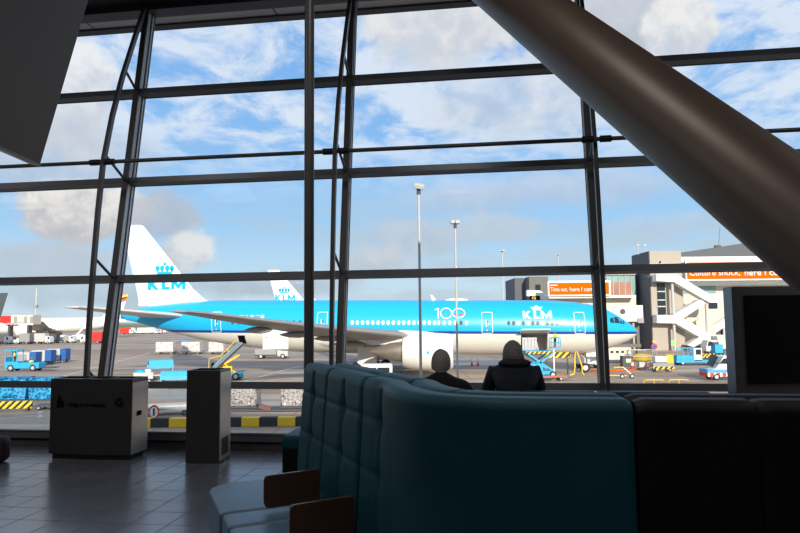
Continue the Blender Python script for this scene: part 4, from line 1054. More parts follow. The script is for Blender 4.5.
# ------------------------------------------------------------------ ground vehicles and equipment
def wheels(t, xs, y, r=.42, w=.25):
    for x in xs:
        for s in (-1, 1): b = MB(); b.wheel((x, s*y, r), r, w); b.build('wheel', None, t, True)
def small_person(label, loc, rz=0, top=None):
    t = thing('person', label, 'person', loc, rz); N = {'pel': ((0, 0, .95), .13), 'ch': ((0, 0, 1.3), .15), 'n': ((0, 0, 1.5), .06), 'h': ((0, .01, 1.66), .10), 'h2': ((0, .01, 1.72), .09)}
    E = [('pel', 'ch'), ('ch', 'n'), ('n', 'h'), ('h', 'h2')]
    for s, k in ((-1, 'l'), (1, 'r')):
        N[k+'s'] = ((s*.2, 0, 1.40), .06); N[k+'e'] = ((s*.25, .03, 1.14), .045); N[k+'w'] = ((s*.22, .2, .98), .035); N[k+'m'] = ((s*.21, .27, .97), .035)
        N[k+'t'] = ((s*.1, 0, .85), .09); N[k+'k'] = ((s*.11, .02, .48), .06); N[k+'a'] = ((s*.11, 0, .08), .045); N[k+'f'] = ((s*.12, .15, .04), .04)
        E += [('ch', k+'s'), (k+'s', k+'e'), (k+'e', k+'w'), (k+'w', k+'m'), ('pel', k+'t'), (k+'t', k+'k'), (k+'k', k+'a'), (k+'a', k+'f')]
    o = skin_obj('body', N, E, TROU, t, 'pel', 1)
    J = {'p': ((0, 0, .98), .17), 'c': ((0, 0, 1.3), .19), 'n': ((0, 0, 1.46), .09), 'ls': ((-.2, 0, 1.39), .085), 'rs': ((.2, 0, 1.39), .085), 'le': ((-.25, .03, 1.14), .07), 're': ((.25, .03, 1.14), .07), 'lw': ((-.22, .18, .99), .05), 'rw': ((.22, .18, .99), .05)}
    skin_obj('jacket', J, [('p', 'c'), ('c', 'n'), ('c', 'ls'), ('c', 'rs'), ('ls', 'le'), ('rs', 're'), ('le', 'lw'), ('re', 'rw')], top or HIVIS, t, 'p', 1)
    b = MB(); b.ell((0, .01, 1.69), (.095, .11, .13), 14, 8); b.build('head', SKIN, t, 'all'); b = MB(); b.ell((0, -.01, 1.74), (.10, .11, .10), 12, 7); b.build('hair', HAIR2, t, 'all')
    return t
# tow tractor with three container dollies, left
TR = math.radians(-6)
def gp(x, y): q = G(x, y); return Vector((q.x, q.y, 0))
p = gp(14, 371)
t = thing('tow_tractor', 'blue tow tractor pulling three container dollies, far left', 'tractor', p, 0)
k = p.y/640
b = MB(); b.box((1.5, 0, .75), (4.6, 1.7, .75), bev=.06); b.build('chassis', EBLUE, t)
b = MB(); b.box((.1, 0, 1.15), (1.7, 1.6, .3)); b.build('hood', EBLUE, t)
for x in (-.75, .75):
    for y in (-.75, .75): b = MB(); b.bar((x, y, 1.1), (x, y, 2.75), .09, .09); b.build('roof_post', EBLUE, t)
b = MB(); b.box((0, 0, 2.8), (1.8, 1.75, .12)); b.build('roof', EBLUE, t)
b = MB(); b.box((-.8, 0, 1.55), (.12, 1.5, .7)); b.build('rear_panel', EBLUE, t)
b = MB(); b.box((4.6, 0, .45), (2.4, 1.6, .12)); b.build('tow_deck', DGREY, t)
wheels(t, (0, 3.0), .75, .45)
small_person('driver in hi-vis vest standing in the blue tow tractor', (p.x+.1, p.y-.05, 1.0), -PI/2)
pc = [gp(28, 367.5), gp(43.5, 364.5), gp(58.5, 362.5)]
def dolly(label, loc, rz, L, Wd, group, h=.5, deck=None):
    t = thing('baggage_dolly', label, 'dolly', loc, rz, group)
    b = MB(); b.box((0, 0, h), (L, Wd, .12)); b.build('deck', deck or DGREY, t)
    b = MB(); b.bar((L/2, 0, h-.12), (L/2+.8, 0, h-.15), .08, .08); b.build('drawbar', DGREY, t)
    wheels(t, (-L*.34, L*.34), Wd*.4, .19, .12); return t
for i, q in enumerate(pc):
    nm = ('nearest the tractor', 'in the middle of the train', 'at the tail of the train')[i]
    k = q.y/640; w = 2.9
    dolly('dark flat dolly under a blue sided container, '+nm, q, .1, w, 2.0, 'container dollies behind the blue tractor', .42)
    t = thing('cargo_container', 'white cargo container with a deep blue side, '+nm, 'cargo container', (q.x, q.y, .49), .1, 'blue sided containers on dollies')
    hh = 1.75
    b = MB(); b.xz([(-w/2, .0), (w/2-.9, 0), (w/2-.9, hh), (-w/2, hh)], -.95, .95); b.build('body', LGREY, t)
    b = MB(); b.box((w/2-.44, 0, hh/2), (.9, 1.92, hh+.02), bev=.03); b.build('curtain', DBLUE, t)
    b = MB(); b.box((-.5, -.97, hh/2), (1.4, .05, hh*.7)); b.build('door_panel', GREY, t)
small_person('worker in hi-vis jacket beside the first container, far left', gp(27, 371.5)+Vector((0, 1.0, 0)), 1)
# pallets with pink white cargo behind the tail
for i, (x0, x1, y0, y1) in enumerate(((157.5, 174.5, 342, 351), (183, 201, 342, 351), (210, 224.5, 342, 350.5))):
    q = gp((x0+x1)/2, 354); k = q.y/640; w = (x1-x0)*k
    nm = ('leftmost of the three', 'middle one of the three', 'nearest the yellow belt loader')[i]
    dolly('flat wooden-decked dolly under a pink and white load, '+nm, q, 0, w+.5, 2.2, 'dollies with pink and white loads', .48, BEIGE)
    t = thing('cargo_pallet', 'pink and white wrapped cargo load, '+nm, 'cargo', (q.x, q.y, .545), 0, 'pink and white loads under the tail')
    b = MB(); b.box((0, 0, .95), (w, 2.0, 1.8), bev=.08); b.build('wrapped_boxes', PINK, t); b = MB(); b.box((0, 0, .03), (w+.2, 2.1, .06)); b.build('pallet', GALV, t)
def tractor(label, loc, rz=0, group=None):
    t = thing('tow_tractor', label, 'tractor', loc, rz, group)
    b = MB(); b.xz([(-1.4, .35), (1.5, .35), (1.5, .85), (.3, 1.1), (.1, 1.2), (-1.4, 1.2)], -.75, .75); b.build('body', EBLUE, t)
    b = MB(); b.xz([(-1.1, 2.2), (.1, 2.2), (.15, 2.1), (-1.15, 2.1)], -.72, .72); b.build('roof', EBLUE, t)
    for x in (-1.0, 0.05):
        for y in (-.66, .66): b = MB(); b.bar((x, y, 1.1), (x, y, 2.12), .07, .07); b.build('roof_post', EBLUE, t)
    b = MB(); b.box((-.4, 0, 1.3), (.5, .9, .5)); b.build('seat', INK, t)
    wheels(t, (-.9, 1.0), .68, .34); return t
q = gp(183, 351); tractor('blue tow tractor between the pink and white loads', q+Vector((0, 3.5, 0)), 0)
# covered baggage carts
def cart(label, px, y, rz, w, dep, zc, zt, group='blue covered baggage carts'):
    q = gp(px, y); t = thing('baggage_cart', label, 'baggage cart', q, rz, group)
    b = MB(); b.box((0, 0, .5), (w, dep, .14)); b.build('deck', LGREY, t)
    b = MB(); 
    for x in (-w/2+.05, w/2-.05):
        for yy in (-dep/2+.05, dep/2-.05): b.bar((x, yy, .5), (x, yy, zc), .07, .07)
        b.box((x, 0, .95), (.05, dep-.1, .8))
    b.build('side_panel', LGREY, t)
    b = MB(); pr = [(-dep/2-.1, zc-.35), (-dep/2-.08, zc+.05), (-dep/3, zt-.08), (0, zt), (dep/3, zt-.08), (dep/2+.08, zc+.05), (dep/2+.1, zc-.35), (dep/2+.04, zc-.35), (dep/2+.02, zc), (0, zt-.08), (-dep/2-.02, zc), (-dep/2-.04, zc-.35)]
    b.yz(pr, -w/2-.05, w/2+.05); b.build('canopy', EBLUE if False else mat('canopy_blue', (.06, .42, .72), .6, 0, .12, 2), t)
    wheels(t, (-w*.34, w*.34), dep*.4, .2, .12); return t
cart('covered baggage cart with a tall blue canopy, rear one beside the slim bin', 160, 379, .5, 2.5, 1.7, 1.6, 2.25)
cart('covered baggage cart with a wide blue canopy, half behind the slim bin', 179, 387, .15, 3.2, 1.7, 1.15, 1.65)
q = gp(143, 382.5); t = thing('baggage_cart', 'small white open baggage cart with blue bags, left of the blue canopies', 'baggage cart', q, .4)
b = MB(); b.box((0, 0, .75), (2.0, 1.3, .7), bev=.05); b.build('body', LGREY, t); b = MB(); b.ell((-.3, 0, 1.15), (.6, .5, .25)); b.build('blue_bag', EBLUE, t, 'all'); b = MB(); b.ell((.45, .1, 1.2), (.4, .4, .22)); b.build('white_bag', WHITE, t, 'all'); wheels(t, (-.6, .6), .5, .2, .12)
# belt loader up to the rear hold
a = AY(211, 371, 70); c = AY(240.5, 344, 74.6)
t = thing('belt_loader', 'belt loader with yellow frame raised to the rear hold door', 'belt loader', (AY(224, 380, 72).x, 72, 0), 0)
O = Vector((AY(224, 380, 72).x, 72, 0))
b = MB(); b.bar(a-O, c-O, .95, .18); b.build('belt_frame', DGREY, t)
up = Vector((0, 0, .12)); b = MB(); b.bar(a-O+up, c-O+up, .7, .05); b.build('belt', GREY, t)
for dy in (-.5, .5): b = MB(); b.bar(a-O+Vector((0, dy, .15)), c-O+Vector((0, dy, .15)), .05, .16); b.build('side_rail', mat('pale_teal', (.25, .45, .48), .5), t)
b = MB(); b.box((-.3, 0, .55), (4.6, 1.7, .5), bev=.05); b.build('chassis', EBLUE, t)
b = MB(); b.bar((-1.4, -.5, .8), (1.6, -.5, 2.7), .16, .14); b.bar((1.4, -.5, .8), (-.2, -.5, 2.1), .14, .12); b.bar((-1.4, .5, .8), (1.6, .5, 2.7), .16, .14); b.build('lift_frame', YEL, t)
for x0, z0, x1, z1 in ((-2.0, .8, -1.9, 2.3), (-1.9, 2.3, -.6, 2.6), (-.6, 2.6, .9, 4.2), (.9, 4.2, 1.3, 4.3), (-.6, 2.6, -.6, .8), (.2, 3.4, .2, 2.2)): b = MB(); b.tube((x0, .8, z0), (x1, .8, z1), .045); b.build('handrail', YEL, t)
b = MB(); b.box((.6, -.7, 1.2), (1.0, .5, .7)); b.build('engine_box', YEL, t)
b = MB(); b.path([a-O+Vector((.15, -.3, .1)), a-O+Vector((.2, -.3, .8)), a-O+Vector((.2, .3, .8)), a-O+Vector((.15, .3, .1))], .09); b.build('end_bumper', INK, t)
wheels(t, (-1.6, 1.5), .75, .42)
# truck seen under the belly
def truck(label, loc, rz, L, w, h, box_m, cab_m, group=None, low=.75, cab=1.9, name='box_truck'):
    t = thing(name, label, 'truck', loc, rz, group)
    b = MB(); b.box((0, 0, low-.1), (L, w*.8, .25)); b.build('chassis', DGREY, t)
    b = MB(); b.box((-cab*.45, 0, low+(h-low)/2), (L-cab, w, h-low), bev=.04); b.build('cargo_box', box_m, t)
    x = L/2-cab*.45
    b = MB(); b.xz([(x-cab*.45, .45), (x+cab*.5, .45), (x+cab*.5, 1.2), (x+cab*.32, min(h, 2.3)), (x-cab*.45, min(h, 2.35))], -w*.46, w*.46); b.build('cab', cab_m, t)
    b = MB(); b.xz([(x+cab*.0, 1.35), (x+cab*.40, 1.35), (x+cab*.28, min(h, 2.3)-.15), (x, min(h, 2.3)-.15)], -w*.47, w*.47); b.build('cab_window', GLS, t)
    wheels(t, (-L*.3, L*.36), w*.42, .42); return t
truck('low grey truck parked beyond the aircraft, its wheels showing under the belly', gp(272, 358.5)+Vector((0, 0, 0)), 0, 5.6, 2.3, 1.7, GREY, LGREY, None, .7)
# white minivan below the engine
def van(label, loc, rz, L, h, body_m, low_m=None, stripe=None, group=None, name='van'):
    t = thing(name, label, 'van', loc, rz, group); w = 1.8
    pr = [(-L/2, .35), (L/2, .35), (L/2+.02, .85), (L/2-.15, 1.02), (L/2-.95, 1.18), (L/2-1.65, h-.06), (L/2-1.9, h), (-L/2+.12, h), (-L/2, h-.15)]
    b = MB(); b.xz(pr, -w/2, w/2); bmesh.ops.bevel(b.bm, geom=b.bm.edges[:], offset=.05, segments=2, affect='EDGES'); b.build('body', body_m, t, True)
    for x0, x1 in ((-L/2+.25, -L/2+1.4), (-L/2+1.5, -L/2+2.5)): b = MB(); b.box(((x0+x1)/2, 0, h-.55), (x1-x0, w+.02, .5)); b.build('side_window', GLS, t)
    b = MB(); b.xz([(L/2-2.15, h-.8), (L/2-1.2, h-.8), (L/2-1.72, h-.25), (L/2-2.15, h-.25)], -w/2-.01, w/2+.01); b.build('front_side_window', GLS, t)
    b = MB(); b.bar((L/2-1.02, 0, 1.2), (L/2-1.6, 0, h-.12), 1.5, .03, up=(0, 1, 0)); b.build('windscreen', GLS, t)
    b = MB(); b.box((-L/2-.0, 0, h-.5), (.06, w-.3, .5)); b.build('rear_window', GLS, t)
    for s in (-1, 1): b = MB(); b.box((-L/2-.01, s*.78, .95), (.06, .12, .3)); b.build('tail_light', RED, t)
    if low_m: b = MB(); b.box((0, 0, .92), (L+.04, w+.04, .34)); b.build('blue_band', low_m, t)
    if stripe: b = MB(); b.box((0, 0, .55), (L+.04, w+.06, .38)); b.build('checked_band', stripe, t)
    wheels(t, (-L*.3, L*.32), w*.46, .33); return t
p = AY(372, 364, 62); van('white minivan parked under the wing, just above the sofa edge', (p.x-.35, 62, 0), PI+.0, 4.6, AY(372, 363.8, 62).z, WHITE)
p = AY(727, 360, 67); van('white service van with blue bonnet band and red checks, half behind the display', (p.x, 67, 0), PI, 5.0, 2.45, WHITE, mat('van_blue', (.08, .35, .65), .5), CHK)
# loader at the forward hold
Y = 71; O = org(537, Y); t = thing('cargo_loader', 'blue scissor lift cargo loader below the open forward hold', 'cargo loader', O)
z0 = AY(537, 352, Y).z
b = MB(); b.box((-.15, 0, z0), (2.8, 2.4, .3)); b.build('platform', EBLUE, t)
b = MB(); b.box((-.15, 0, .6), (2.8, 2.4, .35)); b.build('chassis', EBLUE, t)
for y in (-1.2, 1.2):
    b = MB(); b.bar((-1.4, y, .75), (1.3, y, z0-.15), .18, .12, up=(0, 1, 0)); b.build('scissor_arm', EBLUE, t); b = MB(); b.bar((1.4, y, .75), (-1.3, y, z0-.15), .18, .12, up=(0, 1, 0)); b.build('scissor_arm', EBLUE, t)
b = MB(); b.box((-.15, -1.24, z0-.02), (2.7, .05, .25)); b.build('hazard_edge', HAZF, t)
b = MB(); b.box((-.5, -.8, 1.2), (1.5, .8, .8)); b.build('engine_box', EBLUE, t)
wheels(t, (-1.3, 1.3), 1.2, .38)
O = org(554, 70.6); t = thing('access_platform', 'white pole with a small blue work cage beside the cargo loader', 'work platform', O)
zc = AY(553, 348, 70.4).z
b = MB(); b.tube((-.15, 0, 0), (-.15, 0, zc), .09); b.build('pole', WHITE, t); b = MB(); b.box((.1, .3, zc), (1.0, .9, .12)); b.build('floor_plate', EBLUE, t)
for x in (-.4, .6):
    for y in (-.1, .7): b = MB(); b.tube((x, y, zc), (x, y, zc+1.1), .04); b.build('rail_post', EBLUE, t)
for z in (.55, 1.1): b = MB(); b.path([(-.4, -.1, zc+z), (.6, -.1, zc+z), (.6, .7, zc+z), (-.4, .7, zc+z)], .04); b.build('rail', EBLUE, t)
small_person('worker in hi-vis vest on the blue cage beside the open hold', (O.x+.12, O.y+.3, zc+.06), .6)
q = gp(548, 380); t = dolly('low blue and orange dolly in front of the cargo loader', q, 0, 3.6, 1.6, None, .35, EBLUE)
b = MB(); b.box((0, -.82, .38), (3.4, .06, .14)); b.build('orange_edge', ORG, t)
t = thing('hazard_beam', 'yellow and black striped beam between the loader and the nose wheel', 'barrier', (org(557, 74).x, 74.5, 0))
b = MB(); b.box((0, 0, AY(557, 355, 74.5).z), (3.1, .2, .62)); b.build('beam', HAZ, t)
for x in (-1.2, 1.2): b = MB(); b.box((x, .1, .9), (.14, .14, 1.9)); b.build('stand', DGREY, t)
# yellow hoses at the nose gear
t = thing('power_hose', 'yellow hoses hanging from the nose down to the ground', 'hose', (AY(576, 350, 73).x, 73, 0))
for dx, e in ((-.15, -.9), (.25, .6)):
    b = MB(); b.path([(dx*.5, 0, 2.7), (dx*1.2, -.05, 1.9), (dx*2+.1, -.1, 1.0), (dx*2.2, -.2, .3), (dx*2+e*.4, -.3, .08), (e, -.4, .08)], .085, 10); b.build('hose', YEL, t, 'all')
b = MB(); b.path([G(590, 371.5)+Vector((0, 0, .1)), G(606, 371.6)+Vector((0, 0, .1)), G(628, 371.2)+Vector((0, 0, .1)), G(640, 369.5)+Vector((0, 0, .1)), G(650, 367.3)+Vector((0, 0, .12))], .10); o = b.build('orange_cable', ORG, None, 'all'); tag(o, 'thick orange cable along the ground towards the power unit', 'cable')
t = truck('white low service truck with red lettering panel behind the nose wheel', (org(588, 83).x, 83.5, 0), 0, 3.4, 2.0, 2.3, WHITE, WHITE, None, .6, 1.2, 'service_truck')
b = MB(); b.box((-.4, -1.03, 1.7), (1.7, .05, .35)); b.build('red_panel', RED, t)
# equipment right of the nose
t = truck('white ground vehicle with small dark windows, right of the nose wheel', (org(612, 92).x, 92, 0), PI, 4.6, 2.0, 2.2, BEIGEL, BEIGEL, None, .5, 1.4, 'service_truck')
for i in range(4): b = MB(); b.box((-1.0+.75*i, 1.02, 1.6), (.4, .05, .3)); b.build('window', GLS, t)
O = org(625, 85); t = thing('equipment_box', 'black equipment box with a white and green label below the nose', 'box', O)
b = MB(); b.box((0, 0, .7), (1.4, 1.0, 1.4), bev=.04); b.build('case', DGREY, t); b = MB(); b.box((.1, -.52, .8), (.7, .03, .5)); b.build('label_plate', WHITE, t); b = MB(); b.box((.1, -.54, .62), (.7, .03, .15)); b.build('green_strip', GREENP, t)
O = org(630.5, 80); t = thing('traffic_cone', 'tall red and white traffic marker right of the nose', 'marker', O)
b = MB(); b.m(RED); b.lathe([(.30, 0), (.30, .05), (.18, .06), (.16, .5)], n=16); b.m(WHITE); b.lathe([(.16, .5), (.14, .9)], n=16); b.m(RED); b.lathe([(.14, .9), (.11, 1.3), (.02, 1.32)], n=16); b.build('marker_body', None, t)
b = MB(); b.box((0, 0, .02), (.7, .7, .04)); b.build('foot', INK, t)
O = org(641, 90); t = thing('cargo_pallet', 'yellow-brown bundle in a grey wire cage near the stair tower', 'cargo', O)
b = MB(); b.ell((0, 0, .8), (1.6, .7, .65)); b.build('bundle', mat('straw_yellow', (.50, .34, .06), .8, 0, .5, 6), t, 'all')
for x in (-1.7, 1.7):
    for y in (-.8, .8): b = MB(); b.tube((x, y, 0), (x, y, 1.9), .05); b.build('cage_post', GALV, t)
for z in (.15, 1.0, 1.9): b = MB(); b.path([(-1.7, -.8, z), (1.7, -.8, z), (1.7, .8, z), (-1.7, .8, z), (-1.7, -.8, z)], .04); b.build('cage_rail', GALV, t)
O = Vector((AY(661.5, 362, 77).x, 77, 0)); t = thing('ground_power_unit', 'white and yellow ground power unit on a hazard striped trailer', 'power unit', O)
b = MB(); b.box((-.3, 0, 1.55), (1.6, 1.3, .75), bev=.05); b.build('housing', WHITE, t); b = MB(); b.box((.95, 0, 1.6), (.95, 1.35, 1.0), bev=.04); b.build('yellow_box', YEL, t)
b = MB(); b.box((0, 0, .85), (2.9, 1.3, .5)); b.build('trailer', GREY, t); b = MB(); b.box((0, -.68, .5), (3.0, .06, .32)); b.build('hazard_skirt', HAZ, t); wheels(t, (-.9, .9), .55, .25, .15); t.scale = (.85, .9, .95)
O = Vector((AY(648, 362, 77).x, 79, 0)); b = MB(); b.box((0, 0, .7), (.9, .8, .6), bev=.03); b.box((0, 0, .2), (.2, .2, .4)); o = b.build('utility_cabinet', LGREY); tag(o, 'small pale cabinet left of the ground power unit', 'cabinet', loc=O)
# steel A-frame tow bar stand
O = Vector((AY(624, 372, 69).x, 69, 0)); t = thing('tow_bar', 'white and yellow wheeled tow bar stand on the apron below the nose', 'tow bar', O)
for p_, q_, m_ in (((-1.1, 0, 1.15), (-.1, 0, 1.2), YEL), ((-.1, 0, 1.2), (1.1, 0, .15), WHITE), ((-1.6, -.2, .35), (.2, -.2, .3), YEL)): b = MB(); b.bar(p_, q_, .09, .09); b.build('bar', m_, t)
for x in (-.3, .75): b = MB(); b.wheel((x, -.25, .24), .24, .14); b.build('wheel', None, t, True)
# blue catering lift
O = Vector((AY(699, 360, 87).x, 87, 0)); t = thing('catering_lift', 'long blue lift vehicle with cage, white cab and hazard striped deck', 'lift vehicle', O)
b = MB(); b.box((0, 0, .55), (6.9, 2.0, .35)); b.build('chassis', EBLUE, t)
b = MB(); b.box((-2.3, -.2, 1.0), (2.2, 1.6, .6)); b.build('rear_box', EBLUE, t)
for x in (-3.3, -2.6, -1.9, -1.2): b = MB(); b.bar((x, -.95, .7), (x, -.95, 2.3), .12, .08); b.build('cage_post', EBLUE, t)
b = MB(); b.box((-2.25, -.95, 2.3), (2.3, .1, .14)); b.build('cage_rail', EBLUE, t)
b = MB(); b.box((-.55, -.3, 1.4), (1.1, 1.4, 1.7), bev=.05); b.build('cab', WHITE, t); b = MB(); b.box((-.5, -1.01, 1.75), (.7, .03, .7)); b.build('cab_window', GLS, t)
b = MB(); b.box((1.5, -.9, 1.25), (2.9, .1, .55)); b.build('hazard_panel', HAZF, t); b = MB(); b.box((1.5, 0, .95), (3.0, 1.6, .2)); b.build('deck', DGREY, t)
b = MB(); b.box((2.5, 0, 1.9), (1.1, 1.2, 1.6), bev=.05); b.build('lift_mast', EBLUE, t); b = MB(); b.box((2.2, 0, 2.85), (.8, .8, .3), bev=.05); b.build('mast_head', DGREY, t)
wheels(t, (-2.6, 2.4), .85, .36)
t = tractor('blue tow tractor behind the service van, by the display edge', Vector((AY(727, 355, 84).x, 84, 0)), PI)
truck('pale truck parked under the canopy at the display edge', Vector((AY(722, 340, 112).x, 112, 0)), PI, 6.4, 2.4, 3.0, BEIGEL, WHITE)
# yellow wheel stops / rails on the near right apron
for i, px in enumerate((654, 679)):
    O = Vector((AY(px, 384, 62.5).x, 62.5, 0)); t = thing('yellow_rail', ('low yellow tubular rail on the apron, left one above the sofa', 'low yellow tubular rail on the apron, right one above the sofa')[i], 'rail', O, 0, 'low yellow rails on the apron')
    b = MB(); b.path([(-.95, 0, 0), (-.95, 0, .38), (-.8, 0, .45), (.8, 0, .45), (.95, 0, .38), (.95, 0, 0)], .05); b.build('tube', YEL, t, 'all')
    b = MB(); b.tube((0, 0, 0), (0, 0, .42), .045); b.build('leg', YEL, t)
# near row: striped kerb blocks, wrapped loads, dollies, sign, blue loads, barrier
names = 'first second third fourth fifth sixth seventh eighth ninth tenth eleventh twelfth'.split()
x0, x1 = 134, 312; Yk = 40.6
for i in range(10):
    a = x0+18.0*i; p = AY(a+9, 421, Yk); yl = i % 2 == 0
    O = Vector((p.x, Yk, 0)); t = None
    b = MB(); w = 18*Yk/640-.03; b.box((0, 0, .28), (w, .5, .56), bev=.04)
    o = b.build('kerb_block', YEL if yl else mat('kerb_black', (.03, .03, .032), .7)); tag(o, ('yellow' if yl else 'black')+' concrete kerb block outside, '+names[i]+' from the left in the striped row', 'kerb block', 'striped kerb blocks outside the window', O)
def wrapped(px0, px1, y0, y1, label, mt, grp, Y=None):
    q = gp((px0+px1)/2, y1); k = q.y/640; w = (px1-px0)*k; h = (y1-y0)*k
    t = thing('wrapped_pallet' if mt is NETW else 'netted_pallet', label, 'cargo', (q.x, q.y+.6, .29 if mt is NETW else .13), .0, grp)
    b = MB(); n = 8; rs = []
    random.seed(int(px0))
    b.box((0, 0, h/2), (w, 1.5, h), bev=.12); bmesh.ops.subdivide_edges(b.bm, edges=b.bm.edges[:], cuts=3, use_grid_fill=True)
    for v in b.bm.verts: v.co += Vector((random.uniform(-.03, .03), random.uniform(-.05, .05), random.uniform(-.05, .05) if v.co.z > .1 else 0))
    b.build('load', mt, t, 'all'); b = MB(); b.box((0, 0, -.06), (w+.12, 1.6, .12)); b.build('pallet', DGREY, t)
    return q
wrapped(229, 256.5, 389, 410, 'load wrapped in crinkled clear film, the one nearer the slim bin', NETW, 'film wrapped loads outside')
wrapped(281.5, 311, 389, 410, 'load wrapped in crinkled clear film, the one by the round upright pipe', NETW, 'film wrapped loads outside')
wrapped(-9, 26.5, 380, 401, 'blue netted load outside at the far left edge of the photo', NETB, 'blue netted loads outside')
wrapped(28.5, 56, 380, 401, 'blue netted load outside just left of the wide recycling bin', NETB, 'blue netted loads outside')
q = gp(271, 411.5); t = thing('pallet_trailer', 'long low dark pallet trailer under the film wrapped loads', 'trailer', q)
b = MB(); b.box((0, .7, .10), (6.6, 2.0, .10)); b.build('deck', DGREY, t)
b = MB(); b.box((-.4, -.1, .30), (.9, .3, .3), M=Matrix.Rotation(.3, 3, 'Y')); b.build('hitch_cover', mat('rusty_brown', (.16, .07, .06), .7, 0, .4, 8), t)
q = gp(163, 416.5)
t = thing('flatbed_dolly', 'long pale grey flatbed dolly beyond the sill between the two bins', 'dolly', q, .35)
b = MB(); b.box((-.2, 1.2, .62), (5.0, 1.5, .10)); b.build('deck', LGREY, t); b = MB(); b.box((-.2, .45, .46), (5.0, .08, .22)); b.build('side_beam', GREY, t); b = MB(); b.box((-.2, 1.95, .46), (5.0, .08, .22)); b.build('side_beam', GALV, t); wheels(t, (-1.7, 1.4), .0, .18, .2)
p = AY(154.2, 412.2, 41.5); t = thing('warning_sign', 'round white sign with red rim and black symbol, right of the wide bin', 'sign', (p.x, 41.5, 0))
b = MB(); b.tube((0, .03, 0), (0, .03, p.z), .035); b.build('post', GALV, t); r = .46
Mz = Matrix.Diagonal((.62, 1, 1, 1))
b = MB(); b.tube((0, 0, p.z), (0, -.03, p.z), r, n=28); b.bm.transform(Matrix.Diagonal((.72, 1, 1, 1))); b.build('red_rim', RED, t); b = MB(); b.tube((0, -.04, p.z), (0, -.05, p.z), r*.76, n=28); b.bm.transform(Matrix.Diagonal((.72, 1, 1, 1))); b.build('white_disc', WHITE, t)
b = MB(); b.box((0, -.06, p.z-.02), (.09, .01, .36)); b.box((.0, -.06, p.z+.2), (.11, .01, .09)); b.build('symbol', INK, t)
q = gp(5, 411.5); t = thing('striped_barrier', 'yellow and black striped barrier outside, lower left corner of the glass', 'barrier', q, .12)
b = MB(); b.box((0, .2, .45), (3.6, .2, .55)); b.build('board', HAZF, t)
for x in (-1.5, 1.5): b = MB(); b.box((x, .2, .1), (.2, .5, .2)); b.build('foot', DGREY, t)
dolly('empty low dolly beyond the sill at the left, beside the striped barrier', gp(53, 409), .1, 2.4, 1.4, None, .3)
q = gp(40, 417); b = MB(); b.lathe([(.20, 0), (.20, .06), (.09, .08), (.08, .28), (.14, .3), (.12, .4), (.02, .42)], n=14); o = b.build('floor_lamp_marker', WHITE); tag(o, 'small white ground light on the near grey road', 'ground light', loc=q)
# far left: gate equipment and vehicles in front of the white jet
O = org(20, 222); t = thing('passenger_bridge', 'distant passenger bridge with a red end by the white jet, far left', 'jet bridge', O)
b = MB(); pb(b, O, -14, 316, 12, 326, 222, 4); b.build('red_tunnel', RED, t); b = MB(); pb(b, O, 11, 315, 33, 324.5, 221, 5); b.build('rotunda', BEIGEL, t)
for px in (14, 24, 30): b = MB(); pb(b, O, px, 316.5, px+2.5, 323, 220.8, .3); b.build('window', GREY, t)
for px in (8, 27): b = MB(); pbz(b, O, px, px+2, 325, 222, 2); b.build('leg', DGREY, t)
O = org(35.5, 300); t = thing('light_mast', 'very thin tall mast on the far left skyline', 'mast', O); b = MB(); b.tube((0, 0, 0), (0, 0, AY(35.5, 288, 300).z), .35); b.build('pole', LGREY, t); b = MB(); b.box((0, 0, 14), (1.5, 1.5, 1.2)); b.build('platform', GREY, t)
cols = [LGREY, ORG, WHITE, GREY, WHITE, RED, LGREY, DGREY, WHITE, RED, GREY, WHITE]
for i, (px, y, L, h) in enumerate(((3, 339, 6, 3), (9, 341, 4, 2.2), (17, 341, 4, 2), (24, 338, 6, 3.2), (31, 341, 5, 2), (38, 341, 4, 2), (44, 338, 6, 3.2), (52, 339, 5, 3), (60, 338.5, 6, 2.4), (93, 335.5, 8, 3.4), (70, 339, 4, 2.2), (79, 338, 5, 2.6))):
    c_ = cols[i]; q = gp(px, y); Yn = 196+(i % 3)*5.5; q = Vector((q.x*Yn/q.y, Yn, 0)); L *= .8
    truck(('pale grey', 'orange', 'small white', 'tall grey', 'low white', 'small red', 'tall pale', 'dark', 'white', 'red', 'little grey', 'plain white')[i]+' service vehicle before the distant white jet, '+(names[i] if i < 9 else ('right of the bow shaped post', 'tenth', 'eleventh')[i-9])+(' from the left' if i != 9 else ''), q, (0, PI)[i % 2], L, 2.4, h, c_, WHITE, 'distant service vehicles before the white jet', .7, 1.6, 'service_truck')
for i, (px, L) in enumerate(((127, 5), (133, 4), (138, 5), (148, 8), (155, 5), (162, 4))):
    q = gp(px, 332.5); Yn = 330+(i % 3)*7; q = Vector((q.x*Yn/q.y, Yn, 0)); truck(('red', 'white', 'dark', 'long white', 'grey', 'small red')[i]+' distant vehicle under the jet tail on the horizon, '+names[i]+' from the left', q, 0, L*1.3, 2.6, 3.2, (RED, WHITE, DGREY, WHITE, GREY, RED)[i], WHITE, 'distant vehicles below the tail', .7, 1.8, 'service_truck')
O = org(100, 259); t = thing('boarding_stairs', 'white boarding stairs standing against the distant white jet', 'stairs', (org(80, 250).x, 250, 0))
b = MB(); b.xz([(-2.5, 0), (1.8, 4.6), (2.8, 4.6), (2.8, 3.9), (2.0, 3.9), (-1.5, 0)], -1, 1); b.build('flight', WHITE, t); b = MB(); b.box((1, 0, .8), (5, 2, .6)); b.build('chassis', LGREY, t)
